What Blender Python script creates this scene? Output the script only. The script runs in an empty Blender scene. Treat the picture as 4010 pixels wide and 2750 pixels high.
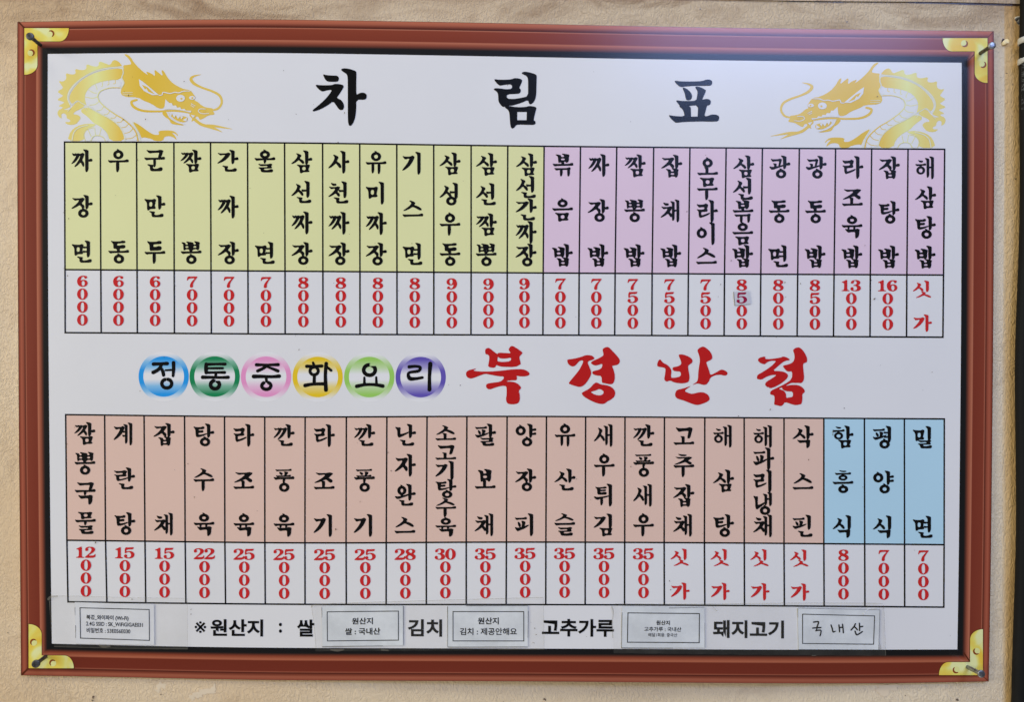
import bpy, math, random
from mathutils import Vector
from mathutils.geometry import tessellate_polygon

random.seed(7)
scene = bpy.context.scene
COL = scene.collection

# ------------------------------------------------------------------ measure
S = 0.00025                 # metres per photo pixel on the wall
CX, CY = 2005.0, 1375.0     # the point of the wall straight in front of the lens
D = 4010 * S * 26 / 36      # distance of the lens from the wall


def P(x, y, d=0.0):
    """point that is d metres in front of the wall, seen at photo measure (x, y)"""
    k = S * (D - d) / D
    return Vector(((x - CX) * k, -d, (CY - y) * k))


# ------------------------------------------------------------------ camera
cam_d = bpy.data.cameras.new('camera')
cam = bpy.data.objects.new('camera', cam_d)
COL.objects.link(cam)
cam.location = (0, -D, 0)
cam.rotation_euler = (math.radians(90), 0, 0)
cam_d.sensor_width = 36
cam_d.lens = 26
cam_d.clip_start = 0.01
cam_d.clip_end = 60
scene.camera = cam

# ------------------------------------------------------------------ light
world = bpy.data.worlds.new('World')
scene.world = world
world.use_nodes = True
bg = world.node_tree.nodes['Background']
bg.inputs[0].default_value = (1.0, 0.97, 0.93, 1)
bg.inputs[1].default_value = 0.06


def area(name, loc, target, sx, sy, radiance, color):
    l = bpy.data.lights.new(name, 'AREA')
    l.shape = 'RECTANGLE'
    l.size, l.size_y = sx, sy
    l.energy = radiance * math.pi * sx * sy
    l.color = color
    o = bpy.data.objects.new(name, l)
    COL.objects.link(o)
    o.location = loc
    d = Vector(target) - Vector(loc)
    o.rotation_euler = d.to_track_quat('-Z', 'Y').to_euler()
    return o


def window_panel(name, x0, x1, y0, y1, dist, radiance, color):
    """vertical window pane parallel to the wall, dist metres in front of it"""
    l = bpy.data.lights.new(name, 'AREA')
    l.shape = 'RECTANGLE'
    l.size, l.size_y = x1 - x0, y1 - y0
    l.energy = radiance * math.pi * (x1 - x0) * (y1 - y0)
    l.color = color
    o = bpy.data.objects.new(name, l)
    COL.objects.link(o)
    o.location = ((x0 + x1) / 2, -dist, (y0 + y1) / 2)
    o.rotation_euler = (math.radians(90), 0, math.radians(180))
    o.rotation_euler = Vector((0, 1, 0)).to_track_quat('-Z', 'Y').to_euler()
    return o


window_panel('window_light', 0.62, 2.22, 1.52, 2.50, 3.0, 15.5, (0.34, 0.49, 1.0))
area('overhead_warm_fill', (-0.9, -2.0, 3.1), (-0.2, 0, 0), 2.0, 1.2, 4.5, (1.0, 0.95, 0.78))  # warm fill lamp added overhead, behind the lens
area('overhead_cool_fill', (1.5, -2.1, 3.1), (0.3, 0, 0), 1.8, 1.2, 3.7, (0.90, 0.95, 0.98))  # second overhead fill, added cooler for the right side
area('left_warm_fill', (-3.3, -1.5, 0.6), (-0.2, 0, 0), 1.8, 2.2, 6.2, (1.0, 0.955, 0.80))  # unseen warm fill added from the left
area('floor_bounce', (0.0, -1.3, -2.2), (0.0, 0, -0.1), 3.0, 1.4, 1.2, (1.0, 0.93, 0.80))

vs = scene.view_settings
scene.display_settings.display_device = 'sRGB'
vs.view_transform = 'Standard'
vs.look = 'None'
vs.exposure = 0.06
vs.gamma = 1.0
vs.use_curve_mapping = False

# ------------------------------------------------------------------ colour and materials
def lin(c):
    c /= 255.0
    return c / 12.92 if c <= 0.04045 else ((c + 0.055) / 1.055) ** 2.4


ILL = 0.74


def C(r, g, b):
    return tuple(min(0.9, lin(v) / ILL) for v in (r, g, b)) + (1.0,)


def new_mat(name):
    m = bpy.data.materials.new(name)
    m.use_nodes = True
    nt = m.node_tree
    return m, nt, nt.nodes['Principled BSDF']


def grain(nt, p, scale=700, strength=0.05, dist=0.0002):
    tc = nt.nodes.new('ShaderNodeTexCoord')
    nz = nt.nodes.new('ShaderNodeTexNoise')
    nz.inputs['Scale'].default_value = scale
    nz.inputs['Detail'].default_value = 3
    bp = nt.nodes.new('ShaderNodeBump')
    bp.inputs['Strength'].default_value = strength
    bp.inputs['Distance'].default_value = dist
    nt.links.new(tc.outputs['Object'], nz.inputs['Vector'])
    nt.links.new(nz.outputs['Fac'], bp.inputs['Height'])
    nt.links.new(bp.outputs['Normal'], p.inputs['Normal'])
    return tc, nz


PRINT_ROUGH = 0.24


def print_mat(name, color, mottle=0.03):
    m, nt, p = new_mat(name)
    p.inputs['Roughness'].default_value = PRINT_ROUGH
    p.inputs['Specular IOR Level'].default_value = 0.5
    tc, nz = grain(nt, p)
    n2 = nt.nodes.new('ShaderNodeTexNoise')
    n2.inputs['Scale'].default_value = 9
    n2.inputs['Detail'].default_value = 6
    nt.links.new(tc.outputs['Object'], n2.inputs['Vector'])
    mx = nt.nodes.new('ShaderNodeMix')
    mx.data_type = 'RGBA'
    mx.inputs[6].default_value = color
    mx.inputs[7].default_value = tuple(c * (1 - mottle * 3) for c in color[:3]) + (1,)
    nt.links.new(n2.outputs['Fac'], mx.inputs[0])
    nt.links.new(mx.outputs[2], p.inputs['Base Color'])
    return m


def ramp_mat(name, stops, axis='Y', rough=PRINT_ROUGH):
    """print whose ink runs through a ramp along one axis of its own UV map"""
    m, nt, p = new_mat(name)
    p.inputs['Roughness'].default_value = rough
    grain(nt, p)
    uv = nt.nodes.new('ShaderNodeUVMap')
    uv.uv_map = 'UVMap'
    sp = nt.nodes.new('ShaderNodeSeparateXYZ')
    nt.links.new(uv.outputs['UV'], sp.inputs[0])
    cr = nt.nodes.new('ShaderNodeValToRGB')
    e = cr.color_ramp.elements
    while len(e) < len(stops):
        e.new(0.5)
    for i, (t, c) in enumerate(stops):
        e[i].position = t
    for i, (t, c) in enumerate(stops):
        e[i].color = C(*c)
    nt.links.new(sp.outputs[axis], cr.inputs[0])
    nt.links.new(cr.outputs['Color'], p.inputs['Base Color'])
    return m


M = {}
M['white'] = print_mat('white_print', C(213, 211, 208))
M['black'] = print_mat('black_ink', (0.004, 0.004, 0.004, 1), 0.0)
M['line'] = print_mat('grid_line_ink', (0.004, 0.004, 0.0045, 1), 0.0)
M['red'] = print_mat('price_red_ink', C(190, 38, 38))
M['deepred'] = print_mat('shop_red_ink', C(179, 27, 26))
M['yellow'] = print_mat('yellow_cell_ink', C(214, 212, 155))
M['pink'] = print_mat('pink_cell_ink', C(217, 188, 200))
M['salmon'] = print_mat('salmon_cell_ink', C(220, 181, 163))
M['blue'] = print_mat('blue_cell_ink', C(170, 202, 222))
M['pale_line'] = print_mat('pale_outline_ink', C(226, 222, 188))
M['belly'] = print_mat('pale_belly_ink', C(212, 211, 206))
M['rim'] = print_mat('bracket_outline_ink', C(84, 36, 18))
M['dark_rivet'] = print_mat('rivet_shade_ink', C(132, 66, 26))
M['text_black'] = print_mat('slip_text_ink', (0.005, 0.005, 0.005, 1), 0.0)
M['text_grey'] = print_mat('slip_faded_ink', (0.06, 0.06, 0.065, 1), 0.0)
M['speck'] = print_mat('dirt_speck', C(92, 74, 62), 0.1)

# ------------------------------------------------------------------ mesh building
def make_obj(name, verts, faces, mat, parent=None, origin=None, uvs=None, smooth=False):
    """links one mesh; verts are world points, origin is where the object's own base sits"""
    if parent is not None:
        o0 = WORLD[parent.name]
    else:
        o0 = origin if origin is not None else Vector((0, 0, 0))
    me = bpy.data.meshes.new(name)
    me.from_pydata([tuple(Vector(v) - o0) for v in verts], [], faces)
    if uvs is not None:
        ul = me.uv_layers.new(name='UVMap')
        for poly in me.polygons:
            for li in poly.loop_indices:
                ul.data[li].uv = uvs[me.loops[li].vertex_index]
    for m in (mat if isinstance(mat, (list, tuple)) else [mat]):
        me.materials.append(m)
    if smooth:
        for p in me.polygons:
            p.use_smooth = True
    me.update()
    ob = bpy.data.objects.new(name, me)
    COL.objects.link(ob)
    if parent is not None:
        ob.parent = parent
        WORLD[ob.name] = o0
    else:
        ob.location = o0
        WORLD[ob.name] = o0
    return ob


WORLD = {}


def thing(name, loc, label, cat, group=None):
    e = bpy.data.objects.new(name, None)
    e.empty_display_size = 0.02
    COL.objects.link(e)
    e.location = loc
    WORLD[e.name] = Vector(loc)
    tag(e, label, cat, group)
    return e


def tag(o, label, cat=None, group=None):
    o['label'] = label
    if cat:
        o['category'] = cat
    if group:
        o['group'] = group
    return o


def area2(p):
    return sum(p[i][0] * p[(i + 1) % len(p)][1] - p[(i + 1) % len(p)][0] * p[i][1] for i in range(len(p)))


def tri_loops(loops):
    """[(outer, [holes]), ...] in photo measure -> verts 2d with stroke index, triangles facing the viewer"""
    V2, F = [], []
    for k, (outer, holes) in enumerate(loops):
        rings = [outer] + list(holes)
        flat = [q for r in rings for q in r]
        tris = tessellate_polygon([[Vector((q[0], q[1], 0)) for q in r] for r in rings])
        b = len(V2)
        V2 += [(q[0], q[1], k) for q in flat]
        for t in tris:
            a, c, d = (flat[i] for i in t)
            s = (c[0] - a[0]) * (d[1] - a[1]) - (d[0] - a[0]) * (c[1] - a[1])
            if abs(s) < 1e-9:
                continue
            # photo y runs down: s > 0 is clockwise for the viewer
            F.append((b + t[0], b + t[2], b + t[1]) if s > 0 else (b + t[0], b + t[1], b + t[2]))
    return V2, F


STEP = 0.000004


def loops_obj(name, loops, layer, mat, parent, surf, uvf=None, origin=None):
    V2, F = tri_loops(loops)
    verts = [surf(x, y, layer + k * STEP) for x, y, k in V2]
    uvs = [uvf(x, y) for x, y, k in V2] if uvf else None
    return make_obj(name, verts, F, mat, parent, origin=origin, uvs=uvs)


def chaikin(p, n=2):
    for _ in range(n):
        q = []
        for i in range(len(p)):
            a, b = p[i], p[(i + 1) % len(p)]
            q.append((a[0] * .75 + b[0] * .25, a[1] * .75 + b[1] * .25))
            q.append((a[0] * .25 + b[0] * .75, a[1] * .25 + b[1] * .75))
        p = q
    return p


def ell(cx, cy, rx, ry, n=28, pw=1.0):
    out = []
    for i in range(n):
        a = 2 * math.pi * i / n
        c, s = math.cos(a), math.sin(a)
        out.append((cx + rx * math.copysign(abs(c) ** pw, c), cy + ry * math.copysign(abs(s) ** pw, s)))
    return out


def catmull(pts, n=6):
    if len(pts) < 3:
        return list(pts)
    out = []
    for i in range(len(pts) - 1):
        p0 = pts[max(0, i - 1)]
        p1, p2 = pts[i], pts[i + 1]
        p3 = pts[min(len(pts) - 1, i + 2)]
        for j in range(n):
            t = j / n
            out.append(tuple(0.5 * (2 * p1[k] + (p2[k] - p0[k]) * t + (2 * p0[k] - 5 * p1[k] + 4 * p2[k] - p3[k]) * t * t
                                    + (3 * p1[k] - p0[k] - 3 * p2[k] + p3[k]) * t ** 3) for k in range(len(p1))))
    out.append(tuple(pts[-1]))
    return out


def pen(pts, w, cap=True):
    """brush stroke: points (x, y) or (x, y, width)"""
    pw = [(q[0], q[1], q[2] if len(q) > 2 else w) for q in pts]
    c = catmull(pw)
    L, R = [], []
    n = len(c)
    for i in range(n):
        a = c[max(0, i - 1)]
        b = c[min(n - 1, i + 1)]
        dx, dy = b[0] - a[0], b[1] - a[1]
        l = math.hypot(dx, dy) or 1
        nx, ny = -dy / l, dx / l
        h = c[i][2] / 2
        L.append((c[i][0] + nx * h, c[i][1] + ny * h))
        R.append((c[i][0] - nx * h, c[i][1] - ny * h))

    def arc(ctr, frm, sgn):
        h = ctr[2] / 2
        a0 = math.atan2(frm[1] - ctr[1], frm[0] - ctr[0])
        return [(ctr[0] + h * math.cos(a0 + sgn * math.pi * k / 6), ctr[1] + h * math.sin(a0 + sgn * math.pi * k / 6)) for k in range(1, 6)]
    out = list(L)
    if cap:
        out += arc(c[-1], L[-1], -1)
    out += R[::-1]
    if cap:
        out += arc(c[0], R[0], -1)
    return out


# ------------------------------------------------------------------ brush lettering for Hangul
# every letter is drawn in a box; x runs 0-0.92 and y runs 0-1 over a syllable
class Gl:
    def __init__(s):
        s.L = []

    def add(s, pts, holes=(), n=2, hn=1):
        s.L.append((chaikin(pts, n), [chaikin(h, hn) for h in holes]))

    def box(s, b, pts, holes=(), n=2, hn=1):
        x0, y0, x1, y1 = b
        f = lambda q: (x0 + q[0] * (x1 - x0), y0 + q[1] * (y1 - y0))
        s.add([f(q) for q in pts], [[f(q) for q in h] for h in holes], n, hn)

    def V(s, x, y0, y1, w=.152):
        l, r = x - w / 2, x + w / 2
        s.add([(l - .62 * w, y0 + .14 * w), (l - .5 * w, y0), (l + .1 * w, y0 + .03 * w), (l + .7 * w, y0 + .2 * w), (r - .02 * w, y0 + .38 * w),
               (r + .02 * w, y0 + .6 * w), (r - .01 * w, y0 + 1.2 * w), (r, y1 - 1.3 * w), (r - .04 * w, y1 - .75 * w), (r - .28 * w, y1 - .2 * w),
               (l + .42 * w, y1), (l + .22 * w, y1 - .02 * w), (l + .08 * w, y1 - .35 * w), (l + .02 * w, y1 - 1.0 * w),
               (l, y0 + 1.3 * w), (l - .02 * w, y0 + .9 * w), (l - .25 * w, y0 + .5 * w)])

    def H(s, x0, x1, y, t=.1):
        s.add([(x0 - .01, y - .45 * t), (x0 + .02, y - .52 * t), (x0 + .7 * t, y - .38 * t), (x1 - 2.2 * t, y - .42 * t), (x1 - 1.5 * t, y - .55 * t),
               (x1 - .9 * t, y - .85 * t), (x1 - .2 * t, y - .82 * t), (x1 + .05 * t, y - .4 * t), (x1 + .05 * t, y + .12 * t), (x1 - .25 * t, y + .42 * t),
               (x1 - 1.2 * t, y + .44 * t), (x0 + 2.0 * t, y + .5 * t), (x0 + 1.2 * t, y + .72 * t), (x0 + .75 * t, y + .68 * t), (x0 + .2 * t, y + .15 * t)])

    def stem(s, x, y0, y1, w=.145):      # tapering foot
        l, r = x - w / 2, x + w / 2
        s.add([(l, y0), (r, y0), (r, (y0 + y1) / 2), (r - .02 * w, y1 - .9 * w), (r - .25 * w, y1 - .25 * w), (l + .45 * w, y1),
               (l + .2 * w, y1 - .05 * w), (l + .05 * w, y1 - .5 * w), (l, (y0 + y1) / 2)])

    def post(s, x, y0, y1, w=.13):       # short post with a hook on top
        l, r = x - w / 2, x + w / 2
        s.add([(l - .5 * w, y0 + .1 * w), (l - .2 * w, y0), (l + .5 * w, y0 + .08 * w), (r, y0 + .2 * w), (r + .02 * w, y0 + .5 * w),
               (r - .05 * w, y1), (l + .02 * w, y1), (l, y0 + .7 * w), (l - .15 * w, y0 + .4 * w)], n=1)

    def tickR(s, x0, x1, y, t=.11):
        s.add([(x0, y - .32 * t), (x0 + .25 * (x1 - x0), y - .42 * t), (x1 - .75 * t, y - .7 * t), (x1 - .2 * t, y - .66 * t), (x1 + .05 * t, y - .25 * t),
               (x1 + .05 * t, y + .2 * t), (x1 - .3 * t, y + .5 * t), (x0, y + .5 * t)])

    def tickL(s, x0, x1, y, t=.1):
        s.add([(x0, y - .45 * t), (x0 + .04, y - .52 * t), (x0 + .5 * (x1 - x0), y - .4 * t), (x1, y - .42 * t), (x1, y + .4 * t),
               (x0 + .5 * (x1 - x0), y + .45 * t), (x0 + .06, y + .62 * t), (x0 + .02, y + .25 * t)])

    def ring(s, cx, cy, rx, ry, wx=.14, wy=.115):
        o = ell(cx, cy, rx, ry, 32)
        h = ell(cx, cy + .004, max(.03, rx - wx), max(.03, ry - wy), 20)
        s.L.append((o, [h]))
        s.add([(cx - .075, cy - ry - .045), (cx - .05, cy - ry - .05), (cx + .02, cy - ry - .03), (cx + .07, cy - ry + .03), (cx + .02, cy - ry + .05), (cx - .05, cy - ry + .03)], n=1)

    # consonants
    def c(s, j, b, kind):
        x0, y0, x1, y1 = b
        w, h = x1 - x0, y1 - y0
        if j == 'ㄱ':
            if kind == 'side':
                s.box(b, [(-.01, .03), (.05, .015), (.2, .06), (.6, .06), (.72, .03), (.82, -.02), (.95, .02), (1.03, .09), (.97, .22), (.88, .38), (.72, .58), (.5, .78), (.2, .95), (.03, 1.01), (-.03, .98),
                          (.04, .88), (.25, .68), (.45, .45), (.57, .25), (.58, .2), (.4, .21), (.26, .25), (.18, .24), (.08, .13)])
            elif kind == 'top':
                s.box(b, [(-.02, .04), (.04, .0), (.15, .08), (.6, .07), (.72, .03), (.82, -.03), (.95, .02), (1.03, .12), (.99, .3), (.94, .6), (.88, .92), (.8, 1.04), (.7, 1.0), (.7, .85), (.76, .4), (.76, .33),
                          (.4, .35), (.22, .42), (.14, .38), (.06, .2)])
            else:
                s.box(b, [(-.02, .04), (.04, .0), (.15, .06), (.6, .05), (.72, .02), (.82, -.03), (.96, .01), (1.03, .09), (1.0, .3), (.99, .62), (.94, .84), (.82, .98), (.76, 1.01), (.71, .94), (.7, .6), (.7, .32),
                          (.4, .35), (.25, .4), (.16, .36), (.06, .18)])
        elif j == 'ㄲ':
            if kind == 'side':
                s.c('ㄱ', (x0, y0 + .02 * h, x0 + .62 * w, y0 + .86 * h), 'side')
                s.c('ㄱ', (x0 + .3 * w, y0, x1, y1), 'side')
            else:
                s.H(x0, x1, y0 + .13 * h, .09)
                s.stem(x0 + .42 * w, y0 + .1 * h, y1, .125)
                s.stem(x1 - .12 * w, y0 + .1 * h, y1, .125)
        elif j == 'ㄴ':
            if kind == 'side':
                s.box(b, [(-.02, .05), (.06, .0), (.2, .05), (.38, .03), (.44, .1), (.41, .3), (.41, .6), (.45, .68), (.75, .58), (1.1, .42), (1.15, .5), (.75, .78), (.42, .97), (.32, 1.01), (.22, .93), (.17, .75), (.17, .4), (.12, .22)])
            else:
                s.box(b, [(-.02, .08), (.06, -.01), (.2, .06), (.37, .08), (.42, .18), (.38, .4), (.37, .55), (.44, .66), (.6, .65), (.74, .58), (.84, .43), (.97, .44), (1.02, .62), (1.0, .85), (.92, 1.0), (.5, 1.01),
                          (.3, 1.01), (.2, .9), (.17, .65), (.18, .42), (.12, .26)])
        elif j == 'ㄷ':
            s.box(b, [(-.02, .05), (.04, .0), (.15, .08), (.62, .08), (.72, .03), (.8, -.02), (.96, .0), (1.02, .12), (.98, .27), (.88, .31), (.48, .33), (.43, .4), (.43, .58), (.62, .58), (.72, .53), (.8, .49), (.95, .52), (1.02, .66),
                      (.99, .85), (.9, .95), (.4, .96), (.24, .99), (.17, .9), (.17, .45), (.12, .3)])
        elif j == 'ㄹ':
            if kind == 'side':
                s.box(b, [(-.02, .06), (.04, .02), (.15, .07), (.55, .06), (.68, .03), (.78, -.02), (.94, .02), (1.03, .09), (.98, .22), (.9, .37), (.97, .42), (.97, .52), (.88, .57), (.42, .58), (.39, .66), (.4, .8), (.48, .82), (.8, .73), (1.15, .62), (1.2, .7),
                          (.85, .87), (.42, .98), (.3, 1.01), (.2, .92), (.16, .78), (.17, .62), (.12, .5), (-.02, .43), (.05, .385), (.2, .42), (.5, .41), (.66, .38), (.69, .25), (.5, .24), (.28, .27), (.18, .26), (.08, .16)])
            else:
                s.box(b, [(-.02, .05), (.04, .0), (.15, .06), (.6, .06), (.72, .03), (.8, -.02), (.93, .02), (.96, .1), (.92, .22), (.88, .35), (.95, .42), (.92, .51), (.84, .55), (.42, .56), (.38, .62), (.42, .73), (.62, .73), (.76, .68), (.86, .61), (.98, .64), (1.02, .78),
                          (.98, .94), (.9, 1.0), (.32, 1.01), (.2, .94), (.16, .76), (.13, .6), (-.02, .47), (.06, .4), (.2, .42), (.5, .4), (.62, .38), (.64, .26), (.4, .25), (.22, .29), (.13, .25)])
        elif j == 'ㅁ':
            s.box(b, [(-.02, .05), (.05, -.01), (.2, .04), (.6, .06), (.74, .04), (.84, -.02), (.97, .02), (1.03, .1), (.98, .28), (.93, .5), (.9, .66), (.98, .7), (.98, .82), (.9, .88), (.52, .88), (.46, .94), (.34, 1.02), (.25, .98), (.22, .82),
                      (.22, .45), (.17, .27), (.07, .16)], [[(.42, .27), (.69, .27), (.68, .67), (.42, .67)]])
        elif j == 'ㅂ':
            s.box(b, [(-.02, .13), (.04, .07), (.2, .1), (.36, .15), (.41, .25), (.4, .36), (.62, .35), (.62, .25), (.56, .14), (.44, .05), (.5, -.01), (.68, .02), (.88, .06), (1.01, .12), (1.02, .22), (.98, .4), (.99, .65), (.95, .86),
                      (.86, 1.0), (.76, .98), (.72, .88), (.42, .88), (.38, .95), (.27, 1.02), (.2, .96), (.18, .7), (.17, .4), (.12, .26)], [[(.39, .52), (.67, .52), (.67, .71), (.39, .71)]])
        elif j == 'ㅃ':
            s.c('ㅂ', (x0, y0 + .03 * h, x0 + .56 * w, y1), kind)
            s.c('ㅂ', (x0 + .44 * w, y0, x1, y1), kind)
        elif j == 'ㅅ':
            if kind == 'side':
                s.box(b, [(.35, .03), (.42, -.01), (.6, .06), (.75, .13), (.8, .22), (.72, .36), (.66, .46), (.72, .53), (.88, .62), (.98, .76), (1.02, .9), (.95, .99), (.86, .97), (.76, .85), (.62, .68), (.57, .64), (.4, .8), (.2, .94), (.04, 1.0), (-.03, .97),
                          (.05, .87), (.25, .67), (.42, .42), (.48, .25), (.45, .13)])
            else:
                s.box(b, [(.3, .03), (.36, -.02), (.5, .06), (.62, .16), (.66, .26), (.6, .38), (.6, .44), (.75, .5), (.92, .66), (1.01, .84), (.98, .94), (.88, .93), (.7, .76), (.54, .62), (.48, .62), (.35, .77), (.17, .93), (.02, 1.0), (-.02, .95),
                          (.1, .8), (.28, .58), (.4, .38), (.43, .24), (.38, .12)])
        elif j in 'ㅈ':
            s.box(b, [(.03, .02), (.09, .0), (.2, .05), (.6, .045), (.72, .02), (.8, -.02), (.94, .01), (1.03, .08), (.98, .2), (.86, .38), (.79, .5), (.82, .56), (.94, .65), (1.0, .78), (.99, .93), (.9, 1.0), (.82, .95), (.72, .8), (.62, .66), (.4, .84), (.18, .96), (.02, 1.02),
                      (-.03, .98), (.06, .87), (.3, .65), (.5, .4), (.58, .24), (.5, .2), (.34, .24), (.24, .26), (.14, .16)])
        elif j == 'ㅉ':
            s.box((x0, y0, x0 + .64 * w, y0 + .78 * h), [(.03, .02), (.12, .0), (.25, .05), (.6, .05), (.8, .0), (.98, .02), (1.02, .14), (.9, .38), (.7, .62), (.4, .88), (.02, 1.02), (-.03, .98), (.1, .84), (.36, .55), (.55, .27), (.5, .22), (.34, .28), (.22, .26)])
            s.c('ㅈ', (x0 + .24 * w, y0 - .01 * h, x1, y1), kind)
        elif j == 'ㅊ':
            s.box((x0 + .2 * w, y0 - .02 * h, x0 + .7 * w, y0 + .2 * h), [(-.02, .05), (.1, 0), (.4, .2), (.8, .22), (1.0, .4), (1.0, .75), (.85, 1.0), (.4, 1.02), (.2, .7)])
            s.c('ㅈ', (x0, y0 + .25 * h, x1, y1), kind)
        elif j == 'ㅌ':
            if kind == 'side':
                s.box(b, [(-.02, .06), (.05, .0), (.2, .06), (.55, .07), (.66, .03), (.73, -.02), (.84, .02), (.88, .12), (.83, .22), (.74, .26), (.44, .27), (.42, .31), (.42, .37), (.58, .37), (.67, .34), (.77, .37), (.8, .46), (.76, .55), (.68, .58), (.42, .59), (.4, .65), (.42, .77), (.7, .73), (1.05, .62),
                          (1.1, .7), (.75, .9), (.42, 1.0), (.28, 1.0), (.19, .88), (.17, .6), (.16, .35), (.1, .18)])
            else:
                s.box(b, [(-.02, .05), (.04, .0), (.15, .07), (.62, .07), (.8, -.02), (.96, .0), (1.01, .1), (.97, .2), (.88, .24), (.46, .25), (.44, .38), (.62, .38), (.8, .33), (.94, .36), (.95, .5), (.86, .58), (.44, .58), (.43, .7), (.62, .7), (.8, .64), (.96, .67), (1.02, .8),
                          (.98, .95), (.88, 1.0), (.3, 1.01), (.18, .92), (.17, .4), (.12, .25)])
        elif j == 'ㅍ':
            t = .17 * h if kind == 'side' else .2 * h
            t = min(.085, max(.065, t))
            if kind == 'side':
                s.H(x0, x1, y0 + t * .7, t)
                s.add([(x0 + .2 * w, y0 + .33 * h), (x0 + .32 * w, y0 + .32 * h), (x0 + .46 * w, y0 + .46 * h), (x0 + .52 * w, y0 + .66 * h), (x0 + .4 * w, y0 + .74 * h), (x0 + .28 * w, y0 + .62 * h)])
                s.add([(x0 + .52 * w, y0 + .28 * h), (x0 + .62 * w, y0 + .24 * h), (x0 + .88 * w, y0 + .32 * h), (x0 + .88 * w, y0 + .45 * h), (x0 + .72 * w, y0 + .82 * h), (x0 + .52 * w, y0 + .82 * h), (x0 + .6 * w, y0 + .45 * h)])
                s.box(b, [(-.02, .74), (.04, .7), (.15, .76), (.5, .72), (.85, .62), (1.15, .52), (1.18, .6), (.8, .82), (.4, .95), (.24, 1.02), (.12, .94), (.04, .84)])
            else:
                s.H(x0, x1, y0 + t * .7, t)
                s.add([(x0 + .2 * w, y0 + .36 * h), (x0 + .32 * w, y0 + .34 * h), (x0 + .46 * w, y0 + .5 * h), (x0 + .44 * w, y0 + .72 * h), (x0 + .3 * w, y0 + .72 * h)])
                s.add([(x0 + .5 * w, y0 + .34 * h), (x0 + .64 * w, y0 + .3 * h), (x0 + .82 * w, y0 + .38 * h), (x0 + .68 * w, y0 + .82 * h), (x0 + .52 * w, y0 + .82 * h), (x0 + .58 * w, y0 + .5 * h)])
                s.H(x0 + .03 * w, x1 - .04 * w, y0 + .86 * h, t)
        elif j == 'ㅇ':
            s.ring((x0 + x1) / 2, (y0 + y1) / 2 + .02, w / 2, h / 2 - .02)
        elif j == 'ㅎ':
            s.box((x0 + .25 * w, y0, x0 + .72 * w, y0 + .17 * h), [(-.02, .05), (.1, 0), (.4, .2), (.8, .22), (1.0, .4), (1.0, .75), (.85, 1.0), (.4, 1.02), (.2, .7)])
            s.H(x0, x1, y0 + .34 * h, .078)
            s.ring(x0 + .5 * w, y0 + .73 * h, min(.2, w * .42), .29 * h, .11, .09)


ONS = 'ㄱㄲㄴㄷㄸㄹㅁㅂㅃㅅㅆㅇㅈㅉㅊㅋㅌㅍㅎ'
VOW = 'ㅏㅐㅑㅒㅓㅔㅕㅖㅗㅘㅙㅚㅛㅜㅝㅞㅟㅠㅡㅢㅣ'
FIN = ['', 'ㄱ', 'ㄲ', 'ㄳ', 'ㄴ', 'ㄵ', 'ㄶ', 'ㄷ', 'ㄹ', 'ㄺ', 'ㄻ', 'ㄼ', 'ㄽ', 'ㄾ', 'ㄿ', 'ㅀ', 'ㅁ', 'ㅂ', 'ㅄ', 'ㅅ', 'ㅆ', 'ㅇ', 'ㅈ', 'ㅊ', 'ㅋ', 'ㅌ', 'ㅍ', 'ㅎ']
FBOX_V = {'ㅇ': (.28, .57, .74, 1.0), 'ㄴ': (.2, .69, .83, .96), 'ㅁ': (.24, .62, .8, 1.0), 'ㅂ': (.2, .59, .74, 1.0), 'ㄱ': (.2, .63, .76, 1.0), 'ㄹ': (.22, .61, .83, .98), 'ㅅ': (.16, .62, .9, 1.0)}
FBOX_H = {'ㅇ': (.23, .56, .69, 1.0), 'ㄴ': (.13, .64, .79, .95), 'ㅁ': (.12, .61, .72, 1.0), 'ㅂ': (.15, .6, .72, 1.0), 'ㄱ': (.15, .58, .77, 1.0), 'ㄹ': (.16, .6, .8, .98), 'ㄲ': (.08, .62, .78, 1.0)}


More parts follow.
